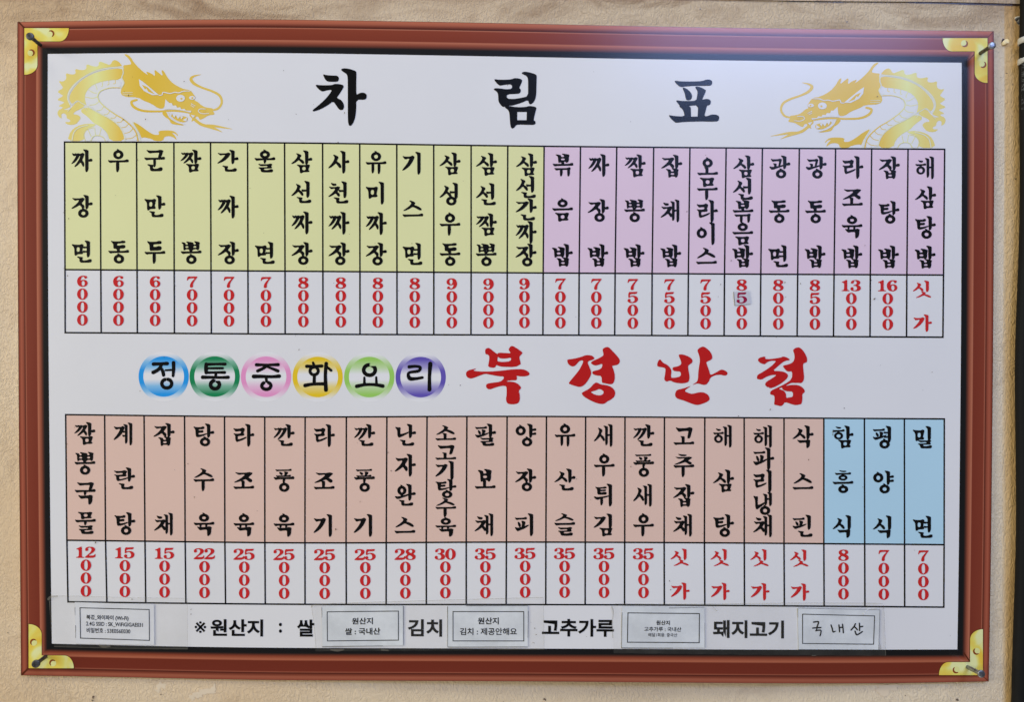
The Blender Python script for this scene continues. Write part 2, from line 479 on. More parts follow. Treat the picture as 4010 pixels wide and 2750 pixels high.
def syllable(ch):
    k = ord(ch) - 0xAC00
    o, v, f = ONS[k // 588], VOW[(k % 588) // 28], FIN[k % 28]
    g = Gl()
    F = bool(f)
    if v in 'ㅏㅑㅣㅓㅕㅐㅔㅖ':
        sx = .67 if v in 'ㅏㅑ' else .72
        y1 = (.63 if v in 'ㅏㅑ' else .70) if F else 1.0
        iy0, iy1 = (.13, .60) if F else (.17, .77)
        ix1 = .56
        if v == 'ㅣ':
            ix1, iy1 = .52, (.62 if F else .82)
            y1 = .66 if F else 1.0
        if v in 'ㅓㅕ':
            ix1, iy1, y1 = .52, .66, .74
        if v in 'ㅐㅔㅖ':
            ix1, iy0, iy1 = .47, .16, .76
        if o == 'ㅇ':
            g.ring(.23, .31 if F else .48, .225, .21 if F else .22)
        elif o == 'ㄱ' and not F and v == 'ㅏ':
            g.c(o, (0, .17, .54, .82), 'side')
        elif o == 'ㄹ' and not F:
            g.c(o, (0, .17, .49, .79), 'side')
        elif o == 'ㅁ' and not F:
            g.c(o, (0, .22, .52, .74), 'side')
        elif o == 'ㅁ' and F:
            g.c(o, (0, .16, .5, .66), 'side')
        elif o == 'ㅊ':
            g.c(o, (0, .08 if F else .14, .5, iy1 + .02), 'side')
        elif o == 'ㅎ':
            g.c(o, (0, .04 if F else .16, .46 if not F else .52, .6 if F else .78), 'side')
        elif o == 'ㅍ':
            g.c(o, (0, .13 if F else .17, .52, .62 if F else .78), 'side')
        elif o == 'ㄲ':
            g.c(o, (0, .15, .58, .68), 'side')
        else:
            g.c(o, (0, iy0, ix1, iy1), 'side')
        if v in 'ㅏㅑ':
            g.V(sx, 0, y1)
            if v == 'ㅏ':
                g.tickR(sx + .05, .91, .4 if F else .485)
            else:
                g.tickR(sx + .05, .91, .27, .095)
                g.tickR(sx + .05, .91, .45, .095)
        elif v == 'ㅣ':
            g.V(sx, 0, y1)
        elif v == 'ㅓ':
            g.V(sx, 0, y1)
            g.tickL(.43, sx - .02, .42)
        elif v == 'ㅕ':
            g.V(sx, 0, y1)
            g.tickL(.46, sx - .02, .3, .085)
            g.tickL(.46, sx - .02, .49, .085)
        elif v == 'ㅐ':
            g.V(.545, .07, .58 if F else .93, .122)
            g.V(.745, 0, .62 if F else 1.0, .13)
            g.tickL(.56, .72, .3 if F else .48, .085)
        elif v == 'ㅖ':
            g.V(.545, .07, .93, .122)
            g.V(.745, 0, 1.0, .13)
            g.tickL(.36, .54, .4, .085)
            g.tickL(.36, .54, .58, .085)
        if F:
            b = FBOX_V[f]
            if v in 'ㅓㅕㅣ' and f == 'ㄴ':
                b = (.22, .70, .86, .97)
            g.c(f, b, 'fin')
    elif v in 'ㅗㅜㅠㅡㅛ':
        if F:
            t0, t1 = .0, {'ㅗ': .36, 'ㅜ': .33, 'ㅠ': .36, 'ㅡ': .38}[v]
            by = {'ㅗ': .485, 'ㅜ': .40, 'ㅠ': .46, 'ㅡ': .46}[v]
        else:
            t0, t1 = {'ㅗ': (.1, .6), 'ㅜ': (.0, .42), 'ㅠ': (.0, .42), 'ㅡ': (.14, .6)}[v]
            by = {'ㅗ': .82, 'ㅜ': .52, 'ㅠ': .52, 'ㅡ': .79}[v]
        if o == 'ㅇ':
            g.ring(.45, t0 + (.2 if F else (.25 if v == 'ㅗ' else .23)), .225, .175 if F else .2)
        elif o in 'ㅅㅈ':
            g.c(o, (.04, t0 + (.05 if o == 'ㅈ' and not F else 0), .84 if o == 'ㅅ' else .82, t1 - (.04 if v == 'ㅡ' and F else 0)), 'top')
        elif o == 'ㅊ':
            g.c(o, (.05, -.01, .8, .45), 'top')
        elif o == 'ㄱ':
            g.c(o, (.1, t0 + .02, .82, (.36 if F else (.58 if v == 'ㅗ' else .5)) + .02), 'top')
        elif o == 'ㅁ':
            g.c(o, (.12, t0 + .01, .74, t1), 'top')
        elif o == 'ㅂ':
            g.c(o, (.13, t0 if F else .02, .72, t1 + (.04 if F else -.02)), 'top')
        elif o == 'ㅃ':
            g.c(o, (.03, t0, .82, t1 + .04), 'top')
        elif o == 'ㅍ':
            g.c(o, (.08, .0, .78, .36), 'top')
        elif o == 'ㅎ':
            g.c(o, (.1, .0, .8, .44), 'top')
        else:
            g.c(o, (.11, t0, .74, t1 + (.02 if v != 'ㅗ' else 0)), 'top')
        if o == 'ㅎ':
            by = .545
        g.H(0, .9, by, .1)
        if v == 'ㅗ':
            if F:
                g.post(.44, t1 - .03, by + .02, .125)
            else:
                g.post(.42, .5 if o != 'ㅇ' else .53, by + .02, .135)
        elif v == 'ㅜ':
            if F:
                g.stem(.45, by, .60 if f != 'ㄴ' else .78, .12)
            else:
                g.stem(.42, by, 1.0)
        elif v == 'ㅠ':
            if F:
                g.stem(.3, by, .63, .1)
                g.stem(.55, by, .63, .1)
            else:
                g.stem(.31, by, .97, .125)
                g.stem(.58, by, 1.0, .125)
        if F:
            b = FBOX_H[f]
            if o == 'ㅎ':
                b = (.24, .62, .68, 1.0)
            g.c(f, b, 'fin')
    else:
        if ch == '완':
            g.ring(.31, .29, .2, .2)
            g.post(.32, .45, .6, .11)
            g.add([(-.01, .56), (.04, .53), (.12, .56), (.4, .5), (.64, .42), (.64, .5), (.3, .62), (.12, .68), (.04, .62)])
            g.V(.66, 0, .74)
            g.tickR(.71, .91, .44)
            g.c('ㄴ', (.17, .7, .8, .96), 'fin')
        elif ch == '광':
            g.c('ㄱ', (.06, .14, .54, .46), 'top')
            g.post(.26, .34, .52, .11)
            g.add([(-.01, .5), (.04, .47), (.12, .51), (.4, .46), (.64, .39), (.64, .46), (.3, .57), (.12, .64), (.04, .57)])
            g.V(.67, 0, .6)
            g.tickR(.72, .91, .38)
            g.c('ㅇ', FBOX_V['ㅇ'], 'fin')
        elif ch == '튀':
            g.c('ㅌ', (.06, .13, .56, .48), 'top')
            g.add([(-.01, .58), (.04, .55), (.12, .59), (.4, .56), (.7, .5), (.7, .56), (.3, .66), (.15, .72), (.05, .65)])
            g.stem(.34, .6, .95, .125)
            g.V(.72, 0, 1.0)
    return g.L


SYL = {}


def put_syllable(ch, x, y, em):
    """x, y: top left of the syllable's box in photo measure"""
    if ch not in SYL:
        SYL[ch] = syllable(ch)
    f = lambda p: [(x + q[0] * em, y + q[1] * em) for q in p]
    return [(f(o), [f(h) for h in hs]) for o, hs in SYL[ch]]


# ------------------------------------------------------------------ price numerals
def rot(p):
    return [(1 - x, 1 - y) for x, y in p]


SIX = [(.95, .08), (.93, .2), (.82, .28), (.7, .25), (.67, .14), (.6, .07), (.47, .1), (.36, .28), (.34, .46), (.5, .37), (.72, .37), (.93, .48), (1.01, .68), (.92, .88), (.72, .99), (.45, 1.01), (.2, .94),
       (.04, .74), (-.01, .48), (.07, .22), (.28, .04), (.58, -.01), (.84, .02)]
NUM = {
    '0': ([ell(.5, .5, .5, .51, 30)], [ell(.5, .5, .165, .43, 24, .9)]),
    '6': ([chaikin(SIX, 2)], [ell(.57, .69, .15, .235, 18)]),
    '9': ([chaikin(rot(SIX), 2)], [ell(.43, .31, .15, .235, 18)]),
    '7': ([chaikin([(.0, .36), (.04, .2), (.08, .0), (.5, .01), (1.0, .0), (1.0, .07), (.8, .3), (.64, .55), (.58, .75), (.6, .92), (.5, 1.01), (.36, 1.0), (.28, .9), (.33, .68), (.48, .44), (.74, .2), (.7, .16),
                     (.3, .18), (.14, .24), (.08, .37)], 1)], []),
    '5': ([chaikin([(.1, .0), (.4, .02), (.9, -.01), (.93, .05), (.86, .16), (.78, .19), (.25, .2), (.21, .4), (.4, .34), (.65, .34), (.88, .43), (1.01, .62), (.95, .84), (.74, .98), (.45, 1.02), (.15, .98), (-.01, .83), (.03, .7), (.15, .63),
                     (.28, .67), (.32, .78), (.26, .87), (.38, .93), (.52, .92), (.65, .82), (.68, .65), (.6, .48), (.44, .42), (.28, .46), (.18, .55), (.07, .53)], 1)], []),
    '1': ([chaikin([(.08, .16), (.3, .1), (.52, -.01), (.66, -.01), (.67, .1), (.67, .8), (.7, .9), (.92, .93), (.92, 1.0), (.04, 1.0), (.04, .93), (.26, .9), (.33, .8), (.33, .24), (.08, .24)], 1)], []),
    '2': ([chaikin([(.02, .28), (.04, .12), (.25, .01), (.5, -.01), (.8, .03), (.96, .18), (.94, .36), (.76, .52), (.45, .7), (.34, .82), (.5, .79), (.84, .78), (.92, .66), (1.01, .64), (.96, 1.0), (-.01, 1.0), (.0, .92), (.3, .68), (.55, .45),
                     (.63, .25), (.56, .12), (.42, .07), (.29, .1), (.27, .16), (.34, .24), (.28, .36), (.14, .39), (.04, .35)], 1)], []),
    '3': ([chaikin([(.06, .15), (.22, .03), (.5, -.01), (.8, .03), (.96, .2), (.88, .38), (.7, .46), (.93, .55), (1.01, .75), (.9, .93), (.65, 1.01), (.35, 1.01), (.1, .95), (-.01, .8), (.06, .68), (.18, .63), (.29, .7), (.31, .8), (.26, .88),
                     (.4, .94), (.55, .9), (.65, .75), (.58, .58), (.45, .51), (.3, .52), (.3, .44), (.45, .43), (.58, .35), (.61, .2), (.53, .09), (.4, .06), (.32, .1), (.35, .2), (.28, .31), (.14, .34), (.05, .27)], 1)], []),
}
EIGHT = chaikin([(.5, -.01), (.78, .02), (.95, .14), (.95, .3), (.8, .42), (.74, .45), (.92, .54), (1.01, .7), (.95, .88), (.75, .99), (.5, 1.01), (.25, .99), (.05, .9), (-.01, .75), (.07, .6), (.24, .51), (.12, .42), (.04, .28), (.08, .12), (.25, .02)], 2)
NUM['8'] = ([EIGHT], [chaikin([(.5, .06), (.62, .1), (.68, .22), (.62, .34), (.55, .38), (.38, .3), (.33, .2), (.38, .1)], 2),
                      chaikin([(.38, .56), (.55, .63), (.68, .72), (.7, .82), (.6, .92), (.45, .94), (.3, .88), (.24, .76), (.28, .64)], 2)])


def put_number(ch, x, y, w, h):
    o, hs = NUM[ch]
    f = lambda p: [(x + q[0] * w, y + q[1] * h) for q in p]
    return [(f(o[0]), [f(k) for k in hs])]


# ------------------------------------------------------------------ set type (printed sans lettering)
def text_loops(body, x0, x1, y0, y1, bold=0.0):
    """returns verts2d, tris of a line of type that fills the measure x0-x1, y0-y1"""
    cu = bpy.data.curves.new('type', 'FONT')
    cu.body = body
    cu.size = 1
    cu.offset = bold
    cu.resolution_u = 4
    ob = bpy.data.objects.new('type', cu)
    COL.objects.link(ob)
    bpy.context.view_layer.update()
    me = ob.evaluated_get(bpy.context.evaluated_depsgraph_get()).to_mesh()
    vs_ = [v.co.copy() for v in me.vertices]
    fs = [tuple(p.vertices) for p in me.polygons]
    bpy.data.objects.remove(ob)
    bpy.data.curves.remove(cu)
    ax, bx = min(v.x for v in vs_), max(v.x for v in vs_)
    ay, by = min(v.y for v in vs_), max(v.y for v in vs_)
    v2 = [(x0 + (v.x - ax) / (bx - ax) * (x1 - x0), y1 - (v.y - ay) / (by - ay) * (y1 - y0)) for v in vs_]
    out = []
    for f in fs:
        a, c, d = v2[f[0]], v2[f[1]], v2[f[2]]
        s = (c[0] - a[0]) * (d[1] - a[1]) - (d[0] - a[0]) * (c[1] - a[1])
        out.append(f if s < 0 else f[::-1])
    return v2, out


def type_obj(name, lines, layer, mat, parent, surf, shear=0.0):
    V_, F_ = [], []
    for (body, x0, x1, y0, y1, bold) in lines:
        v2, fs = text_loops(body, x0, x1, y0, y1, bold)
        b = len(V_)
        xm = (x0 + x1) / 2
        V_ += [surf(x, y + (x - xm) * shear, layer) for x, y in v2]
        F_ += [tuple(i + b for i in f) for f in fs]
    return make_obj(name, V_, F_, mat, parent)


# ------------------------------------------------------------------ interpolation of the measured edges
def lerp_table(tab):
    def f(t):
        if t <= tab[0][0]:
            a, b = tab[0], tab[1]
        elif t >= tab[-1][0]:
            a, b = tab[-2], tab[-1]
        else:
            for i in range(len(tab) - 1):
                if tab[i][0] <= t <= tab[i + 1][0]:
                    a, b = tab[i], tab[i + 1]
                    break
        return a[1] + (b[1] - a[1]) * (t - a[0]) / (b[0] - a[0])
    return f


def smooth_table(tab):
    f = lerp_table(tab)
    span = (tab[-1][0] - tab[0][0]) / len(tab) * .5

    def g(t):
        lo, hi = tab[0][0], tab[-1][0]
        s = min(span, t - lo, hi - t)
        if s <= 0:
            return f(t)
        return sum(f(t + s * k / 4) for k in range(-4, 5)) / 9
    return g


out_top = smooth_table([(68, 85), (430, 78), (1000, 73.5), (1550, 82), (2002, 90), (2416, 100), (3010, 110.5), (3892, 121)])
out_bot = smooth_table([(82, 2647), (430, 2653), (1000, 2666), (2002, 2670), (2933, 2678), (3440, 2680), (3872, 2671)])
out_left = smooth_table([(85, 68), (600, 67), (1725, 74), (2250, 79.5), (2647, 82)])
out_right = smooth_table([(121, 3892), (600, 3894), (1400, 3889), (2250, 3880), (2671, 3872)])
in_top = smooth_table([(187, 210), (600, 205.5), (1000, 205), (1553, 213), (2002, 221), (2500, 230), (3010, 238), (3766, 244.5)])
in_bot = smooth_table([(203, 2522.5), (430, 2529), (1000, 2539), (1700, 2541), (2400, 2543), (3100, 2547), (3749, 2545.5)])
in_left = smooth_table([(210, 187), (600, 186), (1400, 190), (2250, 199), (2522, 203)])
in_right = smooth_table([(244, 3766), (600, 3767), (1400, 3763), (2250, 3754), (2545, 3749)])


def board_depth(x, y):
    """the board is nailed at its corners and bellies off the wall between them"""
    u = min(1, max(0, (x - 68) / 3824))
    v = min(1, max(0, (y - 85) / 2590))
    b = math.sin(math.pi * min(1, max(0, (u - .2) / .82))) ** 2 * v * v
    return 0.0040 + 0.0095 * b


def BS(x, y, layer=0.0):
    return P(x, y, board_depth(x, y) + layer)


L_CELL, L_LINE, L_INK = 0.00007, 0.00016, 0.00024

# ------------------------------------------------------------------ wall
def wall_material(name, tan=False):
    m, nt, p = new_mat(name)
    N, Lk = nt.nodes, nt.links
    p.inputs['Roughness'].default_value = 0.62
    p.inputs['Specular IOR Level'].default_value = 0.3
    tc = N.new('ShaderNodeTexCoord')

    def noise(scale, detail=4, rough=.5, dist=0.0, stretch=(1, 1, 1)):
        mp = N.new('ShaderNodeMapping')
        mp.inputs['Scale'].default_value = stretch
        n = N.new('ShaderNodeTexNoise')
        n.inputs['Scale'].default_value = scale
        n.inputs['Detail'].default_value = detail
        n.inputs['Roughness'].default_value = rough
        n.inputs['Distortion'].default_value = dist
        Lk.new(tc.outputs['Object'], mp.inputs[0])
        Lk.new(mp.outputs[0], n.inputs['Vector'])
        return n.outputs['Fac']

    def ramp(src, a, b, ca=(0, 0, 0, 1), cb=(1, 1, 1, 1)):
        r = N.new('ShaderNodeValToRGB')
        r.color_ramp.elements[0].position = a
        r.color_ramp.elements[1].position = b
        r.color_ramp.elements[0].color = ca
        r.color_ramp.elements[1].color = cb
        Lk.new(src, r.inputs[0])
        return r.outputs[0]

    def mix(fac, a, b, mode='MIX'):
        x = N.new('ShaderNodeMix')
        x.data_type = 'RGBA'
        x.blend_type = mode
        for s_, v in ((0, fac), (6, a), (7, b)):
            if isinstance(v, (tuple, float, int)):
                x.inputs[s_].default_value = v
            else:
                Lk.new(v, x.inputs[s_])
        return x.outputs[2]

    def math_(op, a, b):
        x = N.new('ShaderNodeMath')
        x.operation = op
        x.use_clamp = True
        for s_, v in ((0, a), (1, b)):
            if isinstance(v, (float, int)):
                x.inputs[s_].default_value = v
            else:
                Lk.new(v, x.inputs[s_])
        return x.outputs[0]

    sp = N.new('ShaderNodeSeparateXYZ')
    Lk.new(tc.outputs['Object'], sp.inputs[0])
    warm, pale, dirt = C(197, 168, 129), C(208, 186, 153), C(116, 82, 52)
    if tan:
        warm, pale, dirt = C(200, 164, 108), C(208, 176, 124), C(132, 94, 54)
    base = mix(ramp(noise(5, 5), .35, .68), warm, pale)
    # base colour runs from yellower at the left to paler at the right
    if not tan:
        mr = N.new('ShaderNodeMapRange')
        mr.inputs[1].default_value = -0.5
        mr.inputs[2].default_value = 0.35
        Lk.new(sp.outputs['X'], mr.inputs[0])
        base = mix(mr.outputs[0], base, mix(0.75, base, C(224, 198, 170)))
    else:
        mr = N.new('ShaderNodeMapRange')
        mr.inputs[1].default_value = 0.4785
        mr.inputs[2].default_value = 0.4840
        Lk.new(sp.outputs['X'], mr.inputs[0])
        base = mix(mr.outputs[0], C(222, 196, 166), base)
    # soot that has gathered along the top
    mt = N.new('ShaderNodeMapRange')
    mt.inputs[1].default_value = 0.285
    mt.inputs[2].default_value = 0.350
    Lk.new(sp.outputs['Z'], mt.inputs[0])
    streak = ramp(noise(9, 6, .62, 1.2, (1, 1, 3.2)), .42, .66)
    soot = math_('MULTIPLY', mt.outputs[0], streak)
    base = mix(math_('MULTIPLY', soot, .80), base, dirt)
    base = mix(math_('MULTIPLY', mt.outputs[0], .30), base, dirt)
    base = mix(math_('MULTIPLY', ramp(noise(23, 6, .6, .6), .56, .76), .30), base, dirt)
    base = mix(math_('MULTIPLY', ramp(noise(420, 2), .70, .76), .5), base, dirt)
    Lk.new(base, p.inputs['Base Color'])
    # crinkled emboss of the old wall covering, with smooth worn areas
    c1 = noise(300 if not tan else 290, 3, .55, 1.4, (1, 1, .7) if not tan else (1, 1, .45))
    c2 = noise(60, 4, .5, .4, (1, 1, .35))
    c3 = noise(700, 2)
    worn = ramp(noise(8, 3), .38, .62, (.45, .45, .45, 1))
    if tan:
        worn = 1.0
    soft = ramp(c1, .40, .60)
    h1 = math_('MULTIPLY', soft, worn)
    a1 = N.new('ShaderNodeMath')
    a1.operation = 'MULTIPLY_ADD'
    Lk.new(c2, a1.inputs[0])
    a1.inputs[1].default_value = .5
    Lk.new(h1, a1.inputs[2])
    a2 = N.new('ShaderNodeMath')
    a2.operation = 'MULTIPLY_ADD'
    Lk.new(c3, a2.inputs[0])
    a2.inputs[1].default_value = .25
    Lk.new(a1.outputs[0], a2.inputs[2])
    bp = N.new('ShaderNodeBump')
    bp.inputs['Strength'].default_value = 0.6
    bp.inputs['Distance'].default_value = 0.0011 if not tan else 0.0010
    Lk.new(a2.outputs[0], bp.inputs['Height'])
    Lk.new(bp.outputs[0], p.inputs['Normal'])
    return m


M['wall'] = wall_material('aged_wall_covering')
M['wall_tan'] = wall_material('yellowed_wall_covering', True)


def strip_between(xa, xb, y0, y1, da, db, n=60):
    """vertical band of wall from measured edge xa(y) to xb(y)"""
    vs_, fs = [], []
    for i in range(n + 1):
        y = y0 + (y1 - y0) * i / n
        vs_ += [P(xa(y), y, da), P(xb(y), y, db)]
    for i in range(n):
        fs.append((2 * i, 2 * i + 2, 2 * i + 3, 2 * i + 1))
    return vs_, fs


edge_x = smooth_table([(-600, 3934), (0, 3932), (500, 3934), (1000, 3930), (1500, 3924), (2250, 3922), (2750, 3920), (3300, 3919)])
vs_, fs = strip_between(lambda y: -1400, edge_x, -900, 3700, 0, 0)
wall = make_obj('wall', vs_, fs, M['wall'])
wall['kind'] = 'structure'
vs_, fs = strip_between(edge_x, lambda y: 4900, -900, 3700, 0.0, -0.004)
# a rounded lip between the two faces
tanw = make_obj('wall_edge', vs_, fs, M['wall_tan'])
tanw['kind'] = 'structure'

# panel above: lower edge runs just inside the top of the picture at the right
M['gap'] = print_mat('dark_gap', C(60, 42, 30), .05)
up = smooth_table([(1800, -60), (2500, -14), (2900, -1), (3300, 4), (3710, 6), (3860, 9), (3960, 14), (4100, 17), (4900, 24)])
vs_, fs = [], []
xs = [1800 + 3100 * i / 50 for i in range(51)]
for x in xs:
    vs_ += [P(x, up(x), 0.0), P(x, up(x), 0.0012), P(x, -700, 0.0012)]
for i in range(50):
    a, b = 3 * i, 3 * i + 3
    fs += [(a, b, b + 1, a + 1), (a + 1, b + 1, b + 2, a + 2)]
upw = make_obj('wall_upper_panel', vs_, fs, M['wall'])
upw['kind'] = 'structure'
# gap and its shadow line painted as a dark strip below that panel
vs_, fs = [], []
for i, x in enumerate(xs):
    k = max(0.0, min(1, (x - 2800) / 1100))
    wob = 1.2 * math.sin(x * .09) + 1.0 * math.sin(x * .037)
    vs_ += [P(x, up(x) - .5, 0.0003), P(x, up(x) + 2.2 + 6.0 * k * k + wob, 0.0003)]
for i in range(50):
    fs.append((2 * i, 2 * i + 1, 2 * i + 3, 2 * i + 2))
g_ = make_obj('gap_shadow_line', vs_, fs, M['gap'], upw)

# pale scuffs and dark specks on the wall
M['scuff'], nt, p = new_mat('bare_plaster')
p.inputs['Base Color'].default_value = C(206, 188, 160)
p.inputs['Roughness'].default_value = .8
grain(nt, p, 400, .5, .0004)


def blob(cx, cy, rx, ry, n=22, rough=.28, rnd=random):
    ph = [rnd.uniform(0, 6.28) for _ in range(3)]
    out = []
    for i in range(n):
        a = 2 * math.pi * i / n
        k = 1 + rough * (.5 * math.sin(2 * a + ph[0]) + .5 * math.sin(3 * a + ph[1]) + .5 * math.sin(5 * a + ph[2]))
        out.append((cx + rx * k * math.cos(a), cy + ry * k * math.sin(a)))
    return out


for si_, (cx, cy, rx, ry) in enumerate(((630, 2688, 16, 14), (618, 2708, 8, 7), (752, 2735, 10, 9), (800, 2712, 34, 12), (835, 2700, 10, 16), (772, 2728, 20, 8), (3470, 2700, 44, 20))):
    loops_obj('paint_scuff', [(blob(cx, cy, rx, ry, 26, .45), [])], 0.00012 + .00004 * si_, M['scuff'], wall, lambda x, y, l: P(x, y, l))
sp_l = []
for (cx, cy, r) in ((2133, 2741, 5), (3749, 2743, 5), (3545, 2726, 2.2), (630, 2722, 2.5), (31, 2480, 2.3), (365, 2732, 5), (3317, 84, 2.6), (3846, 17, 3), (3858, 24, 2), (2742, 34, 2.4), (362, 2745, 3.5)):
    sp_l.append((blob(cx, cy, r, r * .9, 10, .5), []))
loops_obj('dirt_speck', sp_l, 0.00045, M['speck'], wall, lambda x, y, l: P(x, y, l))
sp_l = [(blob(3942, 286, 3.2, 2, 9, .6), []), (blob(3920, 302, 1.6, 1.6, 8, .4), []), (blob(3966, 330, 1.6, 4, 8, .4), []), (blob(3978, 700, 3, 3, 8, .4), [])]
loops_obj('dirt_speck', sp_l, 0.00014, M['speck'], tanw, lambda x, y, l: P(x, y, l + (-0.004 * (x - 3932) / 970)))

# ------------------------------------------------------------------ the board
BASE = P(2000, 2670, 0.003)
board = thing('menu_board', BASE, 'large white menu board with printed red-brown frame, price tables and gold dragons nailed to wall', 'menu board')

# sheet with real thickness
NX, NY = 64, 44
vs_, fs = [], []


def board_pt(u, v):
    yl, yr = 85 + (2647 - 85) * v, 121 + (2671 - 121) * v
    x0, x1 = out_left(yl), out_right(yr)
    x = x0 + (x1 - x0) * u
    xt, xb = 68 + (3892 - 68) * u, 82 + (3872 - 82) * u
    y = out_top(xt) * (1 - v) + out_bot(xb) * v
    return x, y


for j in range(NY + 1):
    for i in range(NX + 1):
        x, y = board_pt(i / NX, j / NY)
        vs_.append(BS(x, y))
for j in range(NY):
    for i in range(NX):
        a = j * (NX + 1) + i
        fs.append((a, a + NX + 1, a + NX + 2, a + 1))
rim = [(i, 0) for i in range(NX)] + [(NX, j) for j in range(NY)] + [(NX - i, NY) for i in range(NX)] + [(0, NY - j) for j in range(NY)]
b0 = len(vs_)
for (i, j) in rim:
    x, y = board_pt(i / NX, j / NY)
    q = BS(x, y)
    vs_.append(Vector((q.x, q.y + 0.003, q.z)))
for k in range(len(rim)):
    i, j = rim[k]
    i2, j2 = rim[(k + 1) % len(rim)]
    fs.append((j * (NX + 1) + i, j2 * (NX + 1) + i2, b0 + (k + 1) % len(rim), b0 + k))
make_obj('backing_sheet', vs_, fs, M['white'], board, smooth=False)

# printed frame: four mitred bands, ink ramps across the band (UV y: 0 outer edge, 1 inner edge)
M['frame_h'] = ramp_mat('frame_print_level', [(0, (63, 29, 22)), (.02, (172, 97, 70)), (.10, (158, 86, 62)), (.19, (97, 43, 30)), (.235, (69, 27, 19)), (.25, (168, 102, 77)), (.285, (126, 56, 37)),
                                              (.595, (118, 50, 33)), (.625, (168, 99, 73)), (.70, (136, 70, 50)), (.78, (88, 45, 33)), (.83, (30, 24, 22)), (.86, (24, 23, 23)), (1, (22, 22, 23))])
M['frame_v'] = ramp_mat('frame_print_upright', [(0, (52, 23, 16)), (.02, (109, 47, 33)), (.10, (155, 81, 58)), (.16, (141, 71, 51)), (.232, (78, 31, 21)), (.25, (158, 90, 66)), (.285, (120, 53, 36)),
                                                (.612, (113, 47, 32)), (.64, (170, 102, 75)), (.72, (141, 75, 53)), (.79, (84, 43, 32)), (.84, (28, 24, 22)), (.88, (22, 22, 22)), (1, (21, 21, 22))])
M['frame_b'] = ramp_mat('frame_print_foot', [(0, (84, 41, 30)), (.02, (136, 70, 51)), (.10, (151, 84, 61)), (.17, (116, 54, 37)), (.232, (69, 27, 19)), (.25, (145, 79, 57)), (.285, (107, 42, 28)),
                                             (.595, (105, 41, 26)), (.635, (164, 93, 66)), (.74, (126, 59, 38)), (.80, (69, 36, 26)), (.835, (26, 22, 21)), (.87, (20, 20, 20)), (1, (19, 19, 20))])


def frame_band(oa, ia, horizontal, o_rng, i_rng):
    n = 40
    ts = [0, .12, .24, .43, .63, .83, 1]
    vs_, uv, fs = [], [], []
    for k in range(n + 1):
        u = k / n
        to = o_rng[0] + (o_rng[1] - o_rng[0]) * u
        ti = i_rng[0] + (i_rng[1] - i_rng[0]) * u
        po = (to, oa(to)) if horizontal else (oa(to), to)
        pi = (ti, ia(ti)) if horizontal else (ia(ti), ti)
        for t in ts:
            x, y = po[0] + (pi[0] - po[0]) * t, po[1] + (pi[1] - po[1]) * t
            vs_.append(BS(x, y, L_CELL))
            uv.append((u, t))
    m = len(ts)
    for k in range(n):
        for j in range(m - 1):
            a = k * m + j
            f = (a, a + 1, a + m + 1, a + m)
            p0, p1, p2 = vs_[f[0]], vs_[f[1]], vs_[f[2]]
            nrm = (p1 - p0).cross(p2 - p0)
            fs.append(f if nrm.y < 0 else f[::-1])
    return vs_, fs, uv


for (oa, ia, hz, orng, irng, mt) in ((out_top, in_top, True, (68, 3892), (187, 3766), 'frame_h'), (out_bot, in_bot, True, (82, 3872), (203, 3749), 'frame_b'),
                                     (out_left, in_left, False, (85, 2647), (210, 2522.5), 'frame_v'), (out_right, in_right, False, (121, 2671), (244.5, 2545.5), 'frame_v')):
    v_, f_, u_ = frame_band(oa, ia, hz, orng, irng)
    make_obj('printed_frame_side', v_, f_, M[mt], board, uvs=u_)

# dark mitre lines at the corners
mit = []
for (a, b, w) in (((74, 86), (97, 110), 7), ((3888, 124), (3868, 147), 3), ((86, 2644), (112, 2618), 8), ((3869, 2668), (3846, 2648), 3), ((3776, 2560), (3797, 2592), 6), ((3816, 210), (3792, 236), 4)):
    mit.append((pen([(a[0], a[1], w), (b[0], b[1], w * .8)], w), []))
loops_obj('mitre_line', mit, L_LINE, M['rim'], board, BS)

# gold corner brackets
m, nt, p = new_mat('bracket_gold_print')
p.inputs['Roughness'].default_value = PRINT_ROUGH
tc, _n = grain(nt, p)
nz = nt.nodes.new('ShaderNodeTexNoise')
nz.inputs['Scale'].default_value = 42
nz.inputs['Detail'].default_value = 1.5
nz.inputs['Distortion'].default_value = .8
cr = nt.nodes.new('ShaderNodeValToRGB')
cr.color_ramp.elements[0].position = .36
cr.color_ramp.elements[0].color = C(228, 178, 62)
cr.color_ramp.elements[1].position = .64
cr.color_ramp.elements[1].color = C(238, 218, 150)
e = cr.color_ramp.elements.new(.52)
e.color = C(234, 200, 94)
nt.links.new(tc.outputs['Object'], nz.inputs['Vector'])
nt.links.new(nz.outputs['Fac'], cr.inputs[0])
nt.links.new(cr.outputs[0], p.inputs['Base Color'])
M['gold'] = m
M['rivet_hi'] = print_mat('rivet_light_ink', C(232, 212, 138))


